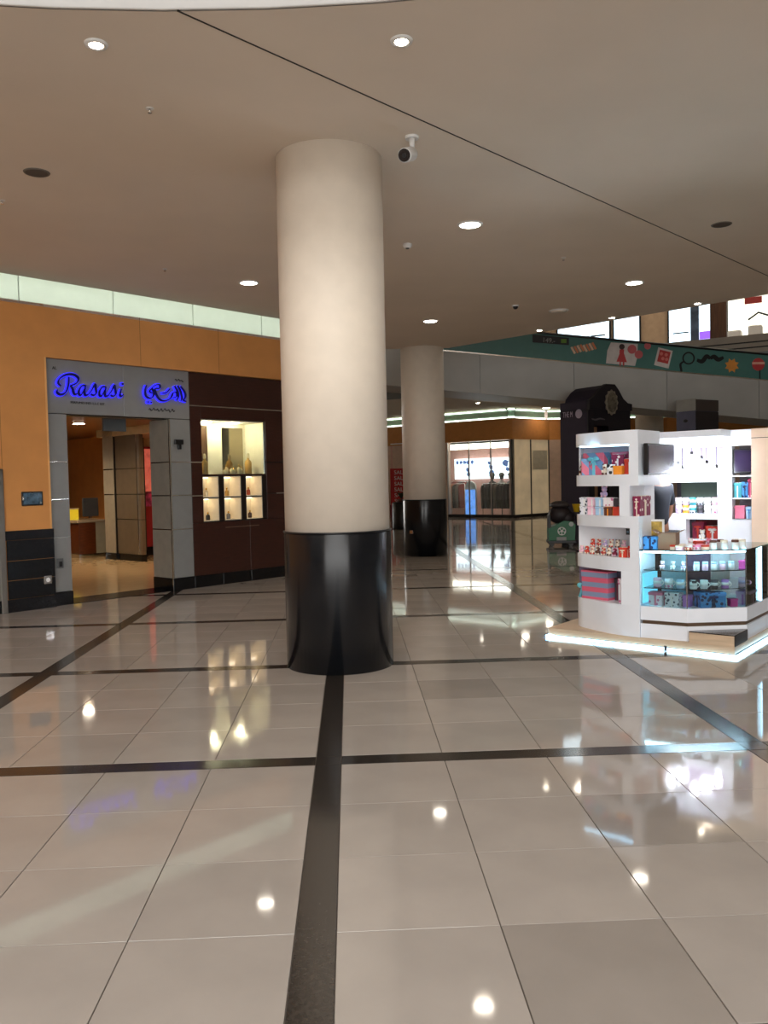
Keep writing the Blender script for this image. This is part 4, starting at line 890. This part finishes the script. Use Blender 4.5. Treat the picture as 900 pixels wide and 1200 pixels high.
# clothes shop: glass front, glowing screen, rails of clothes
fa = Vector((4.19, 35.75)); fb = Vector((6.62, 33.63)); fdv = (fb-fa).normalized(); fnv = Vector((-fdv.y, fdv.x)); FR = math.atan2(fdv.y, fdv.x)
def SF(u, w, z=0): p = fa+fdv*u+fnv*w; return (p.x, p.y, z)
LN = (fb-fa).length
sf = thing('shop_window_front', 'glass shopfront of the far clothes shop with black plinth', 'shopfront', SF(0, 0), FR)
MB().box(0, LN, 0, .15, 0, .12).build('plinth', granite, sf)
for k in range(3): MB().box(k*LN/3+.01, (k+1)*LN/3-.01, .05, .062, .12, 3.2).build('pane', clear, sf)
for k in range(4): MB().box(k*LN/3-.02, k*LN/3+.02, .04, .1, .12, 3.2).build('mullion', mat('grey_mullion', (150, 146, 140), .3, metal=.6), sf)
fc, fdd = Vector(FW[3]), Vector(FW[4]); gd = (fdd-fc).normalized(); GR = math.atan2(gd.y, gd.x); GL = (fdd-fc).length
sg = thing('shop_window_front', 'frosted glass shopfront right of the far clothes shop', 'shopfront', (fc.x, fc.y, 0), GR)
MB().box(0, GL, 0, .15, 0, .12).build('plinth', granite, sg); frost = mat('pale_glass_glow', (206, 190, 162), .12, noise=.08, scale=1.5, emis=(214, 190, 150), strength=.22)  # panes glow by themselves in place of light inside the shop
for k in range(2): MB().box(k*GL/2+.02, (k+1)*GL/2-.02, .05, .07, .12, 3.2).build('pane', frost, sg)
for k in range(3): MB().box(k*GL/2-.025, k*GL/2+.025, .02, .1, .12, 3.2).build('mullion', blackm, sg)
MB().box(GL*.55, GL*.95, .04, .048, 1.95, 2.75).build('poster', mat('pale_poster', (214, 208, 186), .4), sg)
struct('floor_clothes_shop', MB().box(-3.2, LN-.2, .15, 2.6, .0, .008), mat('clothes_floor', (150, 130, 110), .2), SF(0, 0), FR)
for nm_, b4 in (('back', (-3.2, LN-.2, 2.6, 2.7)), ('left', (-3.3, -3.2, .3, 2.7)), ('right', (LN-.3, LN-.2, .2, 2.6))): struct('wall_clothes_shop_'+nm_, MB().box(*b4, 0, 3.25), mat('clothes_wall', (206, 160, 148), .6), SF(0, 0), FR)
struct('ceiling_clothes_shop', MB().box(-3.2, LN-.2, .16, 2.7, 3.25, 3.3), white_m, SF(0, 0), FR)
t = thing('light_box', 'wide glowing white advertising screen on the far clothes shop wall', 'screen', SF(.22, 2.42, 1.62), FR)
MB().box(-1.45, 1.48, 0, .12, 0, .92).build('screen', glow('screen_white', (244, 250, 255), 2.4), t)
def blob(x, z, r, m, n): 
    return MB().vprism([(x+r*(.7+.5*random.random())*math.cos(2*math.pi*i/n), z+r*(.7+.5*random.random())*math.sin(2*math.pi*i/n)) for i in range(n)], -.012, 0)
for x in (-1.3, -1.1, -.9, -.7, -.5): blob(x, .76, .1, None, 9).build('print_mark', mat('screen_blue_print', (96, 130, 190), .5, emis=(60, 90, 170), strength=.6), t)
for x, z, r in ((-.75, .42, .1), (-.7, .2, .12), (.5, .5, .12), (.52, .24, .15), (.4, .7, .08), (1.25, .66, .16), (1.35, .4, .1)): blob(x, z, r, None, 11).build('print_figure', mat('screen_figure', (70, 96, 150), .5, emis=(80, 110, 170), strength=.5), t)
t = thing('ceiling_light_band', 'long white light band across the clothes shop ceiling', 'lamp', SF(LN*.5-.65, 1.0, 2.92), FR)
MB().box(-1.75, 1.7, -.12, .12, 0, .22).build('diffuser', glow('band_glow', (255, 236, 220), 8), t); MB().box(-1.75, 1.7, -.16, .16, .22, .3).build('housing', blackm, t)
pc = [(176, 104, 62), (44, 40, 44), (26, 26, 30), (120, 104, 92), (222, 166, 124), (62, 56, 62), (130, 48, 46), (36, 44, 66)]
garm = [mat('cloth_%d' % i, c, .9) for i, c in enumerate(pc)]
gm = [['tan', 'dark grey', 'black', 'brown-grey', 'peach', 'charcoal', 'maroon', 'navy'][i] for i in range(8)]
GMESH = {}
def garment_mesh(i):
    if i not in GMESH:
        GMESH[i] = MB().add([(-.03, -.2, .62), (.03, -.2, .62), (.03, .2, .62), (-.03, .2, .62), (-.035, -.24, .5), (.035, -.24, .5), (.035, .24, .5), (-.035, .24, .5), (-.04, -.2, -.35), (.04, -.2, -.35), (.04, .2, -.35), (-.04, .2, -.35), (-.012, -.05, .68), (.012, -.05, .68), (.012, .05, .68), (-.012, .05, .68)],
            [(12, 13, 14, 15), (0, 1, 13, 12), (1, 2, 14, 13), (2, 3, 15, 14), (3, 0, 12, 15), (4, 5, 1, 0), (5, 6, 2, 1), (6, 7, 3, 2), (7, 4, 0, 3), (8, 9, 5, 4), (9, 10, 6, 5), (10, 11, 7, 6), (11, 8, 4, 7), (11, 10, 9, 8)]).mesh('garment', garm[i])
    return GMESH[i]
def rail(label, u0, u1, w, z, order, rowname):
    t = thing('clothes_rail', label, 'clothes rail', SF(u0, w, 0), FR)
    L = u1-u0
    MB().tube([(0, 0, z), (L, 0, z)], .018).build('bar', steel_trim, t)
    for x in (0, L): MB().tube([(x, 0, .02), (x, 0, z)], .018).build('upright', steel_trim, t); MB().box(x-.03, x+.03, -.25, .25, 0, .03).build('foot', steel_trim, t)
    n = int(L/.15)
    for k in range(n):
        i = order[k % len(order)]
        o = bpy.data.objects.new('garment', garment_mesh(i)); COL.objects.link(o)
        tag(o, '%s garment, number %s from the left on the %s' % (gm[i], (rowl+rowa[7:]+['ninth', 'tenth', 'eleventh', 'twelfth', 'thirteenth'])[k], rowname), 'garment', 'clothes hanging in the far shop', SF(u0+.08+k*.15, w, z-.70), FR)
rail('low chrome clothes rail at the left of the far shop', -.42, .42, .7, 1.42, [4, 0, 1, 3, 6, 1], 'left clothes rail'); rail('long chrome clothes rail at the right of the far shop', 1.24, 2.75, .85, 1.4, [2, 5, 2, 7, 3, 2, 1, 5], 'right clothes rail')
rail('chrome clothes rail at the back under the white screen', -1.2, -.1, 2.1, 1.5, [6, 6, 3, 1, 6], 'back clothes rail')
t = thing('display_totem', 'glowing blue totem screen inside the far clothes shop', 'screen', SF(.84, .5, .008), FR)
MB().box(-.28, .28, 0, .1, .0, 1.25, .02).build('body', W_, t); MB().box(-.25, .25, -.012, 0, .08, 1.15).build('display', mat('totem_blue', (90, 140, 230), .3, noise=.45, scale=4, emis=(110, 160, 245), strength=1.0), t); MB().vprism(arc(0, 1.25, .26, 0, 180, 12), 0, .1).build('arched_top', W_, t)
for k, (u, w) in enumerate(((1.45, 1.3), (1.95, 1.25), (2.42, 1.2))):
    t = thing('mannequin', 'black capped display bust, %s from the left above the right clothes rail' % rowl[k], 'mannequin', SF(u, w, 0), FR, 'display busts in the far shop')
    MB().lathe([(.16, 0), (.16, .02), (.025, .03), (.025, 1.25)], 14).build('stand', blackm, t)
    MB().lathe([(.06, 1.25), (.2, 1.32), (.18, 1.45), (.06, 1.52), (.055, 1.58)], 14, sy=.6).build('bust', (blackm, W_, dgrey)[k], t); MB().ball((0, 0, 1.7), .11, 12, 8, .9, 1, 1.2).build('head', blackm, t); MB().lathe([(.17, 1.73), (.12, 1.76), (.11, 1.84), (.001, 1.88)], 14).build('cap', blackm, t)
# glimpse between the columns: red banner and planter bin
t = thing('banner', 'red sale banner with white lettering on the pale far wall', 'banner', (1.9, 36.6, 0), -.1)
MB().box(-.12, .75, 0, .04, .55, 2.15).build('cloth', mat('banner_red', (190, 30, 36), .6), t); MB().box(-.16, .8, -.02, .06, .0, .55).build('stand', mat('banner_foot', (120, 20, 26), .5), t)
for k in range(6): text_o = text_mesh('lettering', 'SALE', .24, W_, t, .004); text_o.location = (.3, -.006, .72+.25*k)
t = thing('litter_bin', 'black litter bin with a small plant on top between the two columns', 'bin', (1.72, 28.0, 0))
MB().lathe([(.3, 0), (.32, .05), (.32, .86), (.28, .9)], 20).build('body', blackm, t); MB().lathe([(.12, .9), (.14, .96), (.14, 1.0)], 14).build('pot', brown, t)
lf = MB()
for k in range(9):
    an = k*.7; r = .12+.03*(k % 3); lf.tube([(0, 0, 1.0), (r*.5*math.cos(an), r*.5*math.sin(an), 1.18), (r*math.cos(an), r*math.sin(an), 1.22+.04*(k % 2))], [.008, .028, .004], 5)
lf.build('foliage', mat('leaf', (60, 62, 40), .6), t)

# ------------------------------------------------------------------ ramp (moving walkway) crossing the void
RY = 22.0; RX0, RX1 = -1.5, 16.0
def rz_(x): return 5.37-.107*(x-5.62)
rm = thing('moving_walkway', 'grey clad moving walkway with teal printed balustrade sloping down to the right', 'walkway', (0, RY, 0))
cladm = mat('ramp_cladding', (178, 178, 174), .45, metal=.15, noise=.05, scale=.8)
x = RX0
while x < RX1-.01:
    x2 = min(x+2.5, RX1)
    MB().vprism([(x+.006, rz_(x)-1.72), (x2-.006, rz_(x2)-1.72), (x2-.006, rz_(x2)-.68), (x+.006, rz_(x)-.68)], 0, .05).build('cladding_panel', cladm, rm); x = x2
MB().vprism([(RX0, rz_(RX0)-1.72), (RX1, rz_(RX1)-1.72), (RX1, rz_(RX1)-1.6), (RX0, rz_(RX0)-1.6)], .05, 1.7).build('soffit', cladm, rm)
MB().vprism([(RX0, rz_(RX0)-.8), (RX1, rz_(RX1)-.8), (RX1, rz_(RX1)-.72), (RX0, rz_(RX0)-.72)], .05, 1.7).build('tread', blackm, rm)
tealm = mat('teal_print', (72, 120, 114), .35, noise=.02)
x = RX0
while x < RX1-.01:
    x2 = min(x+2.5, RX1)
    MB().vprism([(x, rz_(x)-.67), (x2, rz_(x2)-.67), (x2, rz_(x2)), (x, rz_(x))], .02, .04).build('balustrade_panel', tealm, rm); x = x2
MB().vprism([(RX0, rz_(RX0)-.67), (RX1, rz_(RX1)-.67), (RX1, rz_(RX1)), (RX0, rz_(RX0))], 1.66, 1.68).build('balustrade_panel', tealm, rm)
for yy in (.03, 1.67): MB().tube([(RX0, yy, rz_(RX0)+.02), (RX1, yy, rz_(RX1)+.02)], .035).build('handrail', blackm, rm)
MB().vprism([(RX0, rz_(RX0)-.69), (RX1, rz_(RX1)-.69), (RX1, rz_(RX1)-.66), (RX0, rz_(RX0)-.66)], -.01, .03).build('edge_trim', steel_trim, rm)
# printed stickers on the balustrade (flat prints)
def RXp(px): return (px-410)/978*RY*1.003
def flat(poly, y, m, nm): MB().vprism(poly, y, y+.008).build(nm, m, rm)
def sq(cx, cz, w, h, an=0):
    c, s = math.cos(an), math.sin(an); return [(cx+c*x-s*z, cz+s*x+c*z) for x, z in ((-w, -h), (w, -h), (w, h), (-w, h))]
def at_(px, f): X = RXp(px); return X, rz_(X)-.67*f      # f: 0 at the handrail, 1 at the lower edge
X, Z = at_(652, .22); o_ = MB().vprism([(X-.55, Z-.1+.06), (X+.42, Z-.13), (X+.42, Z+.1-.04), (X-.55, Z+.17)], .006, .014).build('sign_board', blackm, rm)
tx = text_mesh('lettering', '149.-', .17, mat('sign_grey', (150, 150, 146), .5), rm, .003); tx.location = (X-.12, .002, Z+.0); tx.rotation_euler = (0, .1, 0)
flat(sq(X+.28, Z-.02, .07, .05), -.002, mat('sign_green', (110, 150, 40), .5), 'mark')
for dx in (-.16, .16):
    X, Z = at_(688, .45); 
    for j in range(4): flat(sq(X+dx+(-.12+.08*j), Z+.02*j+dx*.15, .028, .1, .5), .01, mat('candy_orange', (214, 130, 90), .5) if j % 2 else mat('candy_pale', (226, 190, 160), .5), 'candy_stripe')
X, Z = at_(733, .5); whp = mat('pale_print', (208, 200, 196), .5)
flat([(X-.42, Z-.29+.05), (X+.36, Z-.37+.05), (X+.42, Z-.1), (X+.44, Z+.26), (X-.28, Z+.31), (X-.38, Z+.1)], .012, whp, 'pale_shape')
dressm = mat('red_print_flat', (190, 60, 62), .5)
flat([(X-.14, Z-.2), (X+.14, Z-.22), (X+.06, Z+.02), (X-.05, Z+.02)], .004, dressm, 'girl_dress'); flat([(X-.06, Z+.02), (X+.06, Z+.02), (X+.07, Z+.12), (X-.05, Z+.12)], .004, dressm, 'girl_dress')
flat(arc(X+.01, Z+.19, .075, 0, 360, 14)[:-1], .004, mat('hair_print', (60, 36, 34), .5), 'girl_hair'); flat(sq(X-.04, Z-.26, .018, .05), .004, dressm, 'girl_leg'); flat(sq(X+.05, Z-.26, .018, .05), .004, dressm, 'girl_leg')
for dx, dz, r in ((.28, .12, .12), (.46, -.02, .11), (.7, .2, .09)): flat(arc(X+dx, Z+dz, r, 0, 360, 16)[:-1], .002, mat('coral_print', (196, 96, 100), .5), 'balloon')
X, Z = at_(783, .5); flat(sq(X, Z, .2, .24, -.25), .012, whp, 'card'); flat(sq(X+.01, Z+.03, .15, .16, -.25), .004, mat('card_red', (186, 60, 56), .5), 'card_print')
for dx, dz in ((-.06, .09), (.07, .06), (-.02, -.04), (.08, -.06)): flat(arc(X+dx, Z+dz+.02, .045, 0, 360, 10)[:-1], .0, mat('card_coral', (216, 120, 110), .5), 'card_print')
X, Z = at_(813, .42)
ring_ = MB()
for i in range(24):
    a0, a1 = 2*math.pi*i/24, 2*math.pi*(i+1)/24; ring_.vprism([(X+.17*math.cos(a0), Z+.17*math.sin(a0)), (X+.17*math.cos(a1), Z+.17*math.sin(a1)), (X+.13*math.cos(a1), Z+.13*math.sin(a1)), (X+.13*math.cos(a0), Z+.13*math.sin(a0))], .006, .014)
ring_.build('magnifier_ring', blackm, rm); MB().ribbon([(X-.13, Z-.08), (X-.22, Z-.16), (X-.2, Z-.32), (X-.21, Z-.46)], .03, .006, .014).build('magnifier_handle', blackm, rm)
X, Z = at_(839, .4); MB().ribbon([(X, Z+.03), (X-.1, Z+.09), (X-.22, Z-.04), (X-.36, Z+.0)], .06, .006, .014).build('moustache', blackm, rm); MB().ribbon([(X, Z+.03), (X+.1, Z+.08), (X+.22, Z+.0), (X+.36, Z+.06)], .06, .006, .014).build('moustache', blackm, rm)
X, Z = at_(865, .55); flat([(X+(.2 if i % 2 else .13)*math.cos(math.pi*i/8), Z+(.2 if i % 2 else .13)*math.sin(math.pi*i/8)) for i in range(16)], .008, mat('sun_orange', (220, 146, 62), .5), 'sun')
X, Z = at_(897, .45); flat(arc(X, Z+.03, .17, 0, 360, 16)[:-1], .01, dressm, 'lollipop'); flat(sq(X, Z+.06, .17, .03), .004, mat('lolly_pale', (226, 170, 150), .5), 'lollipop_band'); flat(sq(X+.04, Z-.28, .015, .18), .01, blackm, 'lollipop_stick')

# ------------------------------------------------------------------ upper floor shopfronts
def UP(t_, off): p = fl0+fd*t_-fn*off; return p
UO = UP(0, 3.0); UR = math.atan2(fd.y, fd.x)
def upx(px):   # distance along the upper shop wall for a picture column
    k = (px-410)/978*1.003; return (k*UO.y-UO.x)/(fd.x-k*fd.y)
wu = struct('wall_upper', MB().box(-14, 26, .3, .4, 5.42, 9.4), mat('upper_wall', (186, 160, 132), .6), (UO.x, UO.y, 0), UR)
winm = glow('upper_window_glow', (214, 240, 255), 2.2)
def uwin(n, p0, p1, m, z0=5.95, z1=8.6):
    a, b = upx(p0), upx(p1)
    o = struct('window_%d' % n, MB().box(a-.05, b+.05, .22, .3, z0-.06, z0).box(a-.05, b+.05, .22, .3, z1, z1+.06).box(a-.05, a, .22, .3, z0, z1).box(b, b+.05, .22, .3, z0, z1), blackm, (UO.x, UO.y, 0), UR)
    MB().box(a, b, .25, .29, z0, z1).build('pane', m, o); return a, b, o
a, b, w1 = uwin(1, 655, 716, winm)
for x0 in (.35, .65): MB().box(a+(b-a)*x0, a+(b-a)*x0+.5, .2, .24, 6.45, 6.5).box(a+(b-a)*x0, a+(b-a)*x0+.04, .2, .24, 5.95, 6.5).build('rack', blackm, w1)
a, b, w2 = uwin(2, 722, 752, winm)
a, b, w3 = uwin(3, 788, 838, winm)
MB().box(a+(b-a)*.53, a+(b-a)*.73, .16, .24, 5.95, 8.6).build('dark_poster', mat('dark_poster', (60, 72, 90), .4, noise=.6, scale=3), w3); MB().box(a+(b-a)*.1, a+(b-a)*.48, .18, .22, 6.25, 6.29).build('rack', blackm, w3); MB().box(a+(b-a)*.74, b, .2, .24, 6.0, 6.25).build('purple_sign', mat('purple_sign', (140, 90, 200), .5, emis=(140, 90, 220), strength=1.0), w3)
a, b = upx(838), upx(858); struct('wall_upper_panel', MB().box(a, b, .1, .3, 5.42, 9.0), wood_brown, (UO.x, UO.y, 0), UR)
a, b, w4 = uwin(4, 859, 930, glow('upper_shop_glow', (236, 236, 220), 1.3))
rk4 = MB(); xa = a+(b-a)*.3; rk4.tube([(xa, .15, 7.35), (xa+1.0, .15, 7.4)], .025).tube([(xa+.85, .15, 5.45), (xa+.85, .15, 7.4)], .03).build('hanging_rack', mat('bronze_rack', (120, 90, 60), .4), w4)
MB().box(xa+.0, xa+.5, .12, .18, 6.95, 7.15).build('red_hanger_sign', mat('red_sign', (160, 50, 46), .5), w4); MB().tube([(xa+.1, .14, 6.45), (xa+.4, .14, 6.65), (xa+.75, .14, 6.5)], .03).build('hanger', blackm, w4)
for k in range(5): o = MB().box(a+.05+k*.6, a+.45+k*.6, -.3, .1, 5.42, 6.1+.1*(k % 2), .03); tag(o.build('display_plinth', W_), 'white display block, %s along the upper shop window' % rowl[k], 'display block', 'display blocks on the upper floor', (UO.x, UO.y, 0), UR)
seg('rail_beam', tuple(fl0-fd*14), tuple(fl0+fd*24), 5.42, 5.5, .1, fas2).name = 'trim_20'
for t_ in (4, 8, 12): p = UP(t_, 1.5); point('upper_lamp', (p.x, p.y, 9.0), 60, (255, 240, 220), .3)

# ------------------------------------------------------------------ purple booth, cleaning cart, dark pylon
bo = thing('booth', 'tall dark purple booth with gabled roof and pale oval medallion', 'booth', (5.66, 19.7, -.06), math.radians(29))
purple = mat('dark_purple', (30, 14, 40), .7, noise=.05); purple2 = mat('near_black_purple', (20, 14, 23), .7)
BW, BD = 1.45, .9
MB().box(0, .06, 0, BD, 0, 3.5, .01).build('side_wall', purple, bo, 'dark purple side with pale lettering'); MB().box(BW-.06, BW, 0, BD, 0, 3.3, .01).build('side_wall', purple2, bo); MB().box(.06, BW-.06, BD-.06, BD, 0, 3.3, .01).build('back_wall', purple, bo)
MB().box(0, .2, -.05, 0, 0, 3.3, .01).build('front_panel', purple2, bo); MB().box(.7, BW, -.05, 0, 0, 3.3, .01).build('front_panel', purple2, bo); MB().box(.2, .7, -.05, 0, 2.9, 3.3).build('front_panel', purple2, bo); MB().box(.2, .7, .35, .4, 0, 2.9).build('inner_panel', mat('booth_inner', (150, 110, 78), .6), bo)
G_ = [(0, 3.5), (.05, 3.52), (.2, 3.62), (.38, 3.8), (.55, 3.9), (.86, 3.9), (1.0, 3.76), (1.15, 3.56), (1.3, 3.46), (BW, 3.44), (BW, 3.28), (0, 3.28)]
MB().vprism(G_, -.10, -.02).build('gable', purple2, bo)
MB().vprism([(.1, 3.3), (.2, 3.6), (.38, 3.78), (.55, 3.88), (.86, 3.88), (1.0, 3.74), (1.15, 3.54), (1.2, 3.3)], -.02, BD).build('roof', purple, bo); MB().box(0, BW, -.02, BD, 3.22, 3.3).build('cornice', purple2, bo)
md_ = MB().vprism([(.72+(.2+.018*math.cos(12*math.pi*2*i/48))*math.cos(2*math.pi*i/48), 3.46+(.29+.02*math.cos(12*math.pi*2*i/48))*math.sin(2*math.pi*i/48)) for i in range(48)], -.13, -.10).build('medallion', mat('medallion_rim', (132, 122, 108), .5), bo)
MB().vprism([(.72+.16*math.cos(2*math.pi*i/32), 3.46+.245*math.sin(2*math.pi*i/32)) for i in range(32)], -.142, -.13).build('medallion_face', mat('medallion_face', (96, 88, 74), .5, noise=.3, scale=18), md_)
pale = mat('pale_lettering', (170, 158, 176), .5)
tx = text_mesh('lettering', 'THE M', .13, pale, bo, .003); tx.location = (-.006, .62, 3.2); tx.rotation_euler = (0, 0, -math.pi/2); tx.scale = (.9, 1, 1.5)
MB().lathe([(.11, 0), (.11, .008)], 20, -.008, .25, 3.2, axis='x').build('round_logo', pale, bo)
MB().ribbon([(.12, 3.06), (.25, 3.04), (.4, 3.07), (.55, 3.05)], .02, -.058, -.05).build('plaque_mark', mat('dim_grey_mark', (84, 80, 84), .5), bo)
t = thing('cleaning_cart', 'green cleaning cart with white round emblem, dark bags and yellow bucket by the purple booth', 'cart', (4.98, 19.6, 0), math.radians(-8))
greenm = mat('cart_green', (16, 108, 66), .4)
MB().vprism([(-.3, .12), (.3, .12), (.32, .5), (.26, .58), (.05, .6), (-.3, .42)], -.22, .25).build('body', greenm, t); MB().box(-.32, .33, -.24, .27, .07, .14, .01).build('base', blackm, t)
for sx in (-.22, .22):
    for sy in (-.15, .18): MB().lathe([(.05, -.02), (.05, .02)], 14, sx, sy, .05, axis='y').build('wheel', blackm, t)
MB().lathe([(.1, 0), (.1, .006)], 20, .0, -.23, .36, axis='y').build('emblem', W_, t)
for i in range(5): an = 2*math.pi*i/5+.3; MB().lathe([(.026, 0), (.026, .006)], 10, .055*math.cos(an), -.236, .36+.055*math.sin(an), axis='y').build('emblem_mark', greenm, t)
MB().lathe([(.055, 0), (.055, .006)], 16, .22, -.23, .52, axis='y').build('badge', mat('badge_grey', (190, 200, 196), .5), t)
bagm = mat('dark_bag', (46, 38, 40), .5, noise=.2); MB().ball((-.02, .02, .74), .26, 14, 10, 1.05, .8, .85).ball((.14, 0, .66), .2, 12, 8, 1, .8, .9).build('bag', bagm, t); MB().lathe([(.2, .92), (.24, .96), (.2, 1.02), (.1, 1.06)], 16, -.02, .02, 0).build('bin_lid', mat('lid_grey', (70, 62, 62), .5), t)
MB().box(-.3, -.25, -.2, .2, .42, .74, .01).build('handle_side', blackm, t); MB().box(-.12, .1, -.24, -.22, .14, .22).build('label_plate', mat('label_grey', (170, 170, 170), .5), t)
MB().lathe([(.06, .80), (.1, .98), (.105, .99)], 16, .36, -.1, 0).build('bucket', mat('bucket_yellow', (232, 190, 30), .4), t, 'small yellow bucket hooked on the cart'); MB().tube([(.24, -.1, .6), (.33, -.1, .85), (.36, -.1, .9)], .014).build('hook', blackm, t)
t = thing('dark_pylon', 'dark grey square pylon with pale top band behind the kiosk', 'pylon', (8.68, 20.6, 0), math.radians(30))
MB().box(.012, .9, .012, .58, 0, 3.5, .01).build('body', mat('pylon_grey', (60, 60, 74), .5), t); MB().box(0, .012, 0, .58, 0, 3.22).build('side_panel', mat('pylon_blue_grey', (92, 92, 112), .5), t, 'blue grey side panel')
MB().box(-.004, .016, -.004, .584, 3.22, 3.52).build('top_band', mat('pylon_band', (160, 158, 150), .4), t); MB().box(0, .9, -.004, .012, 0, 3.2).build('front_panel', mat('pylon_dark', (40, 34, 38), .4), t); MB().box(0, .9, -.006, .012, 3.22, 3.5).build('front_band', mat('pylon_dark_band', (70, 62, 58), .4), t)
MB().ball((-.006, .3, 2.98), .06, 8, 6, .15, 1.2, .7).build('logo', blackm, t)
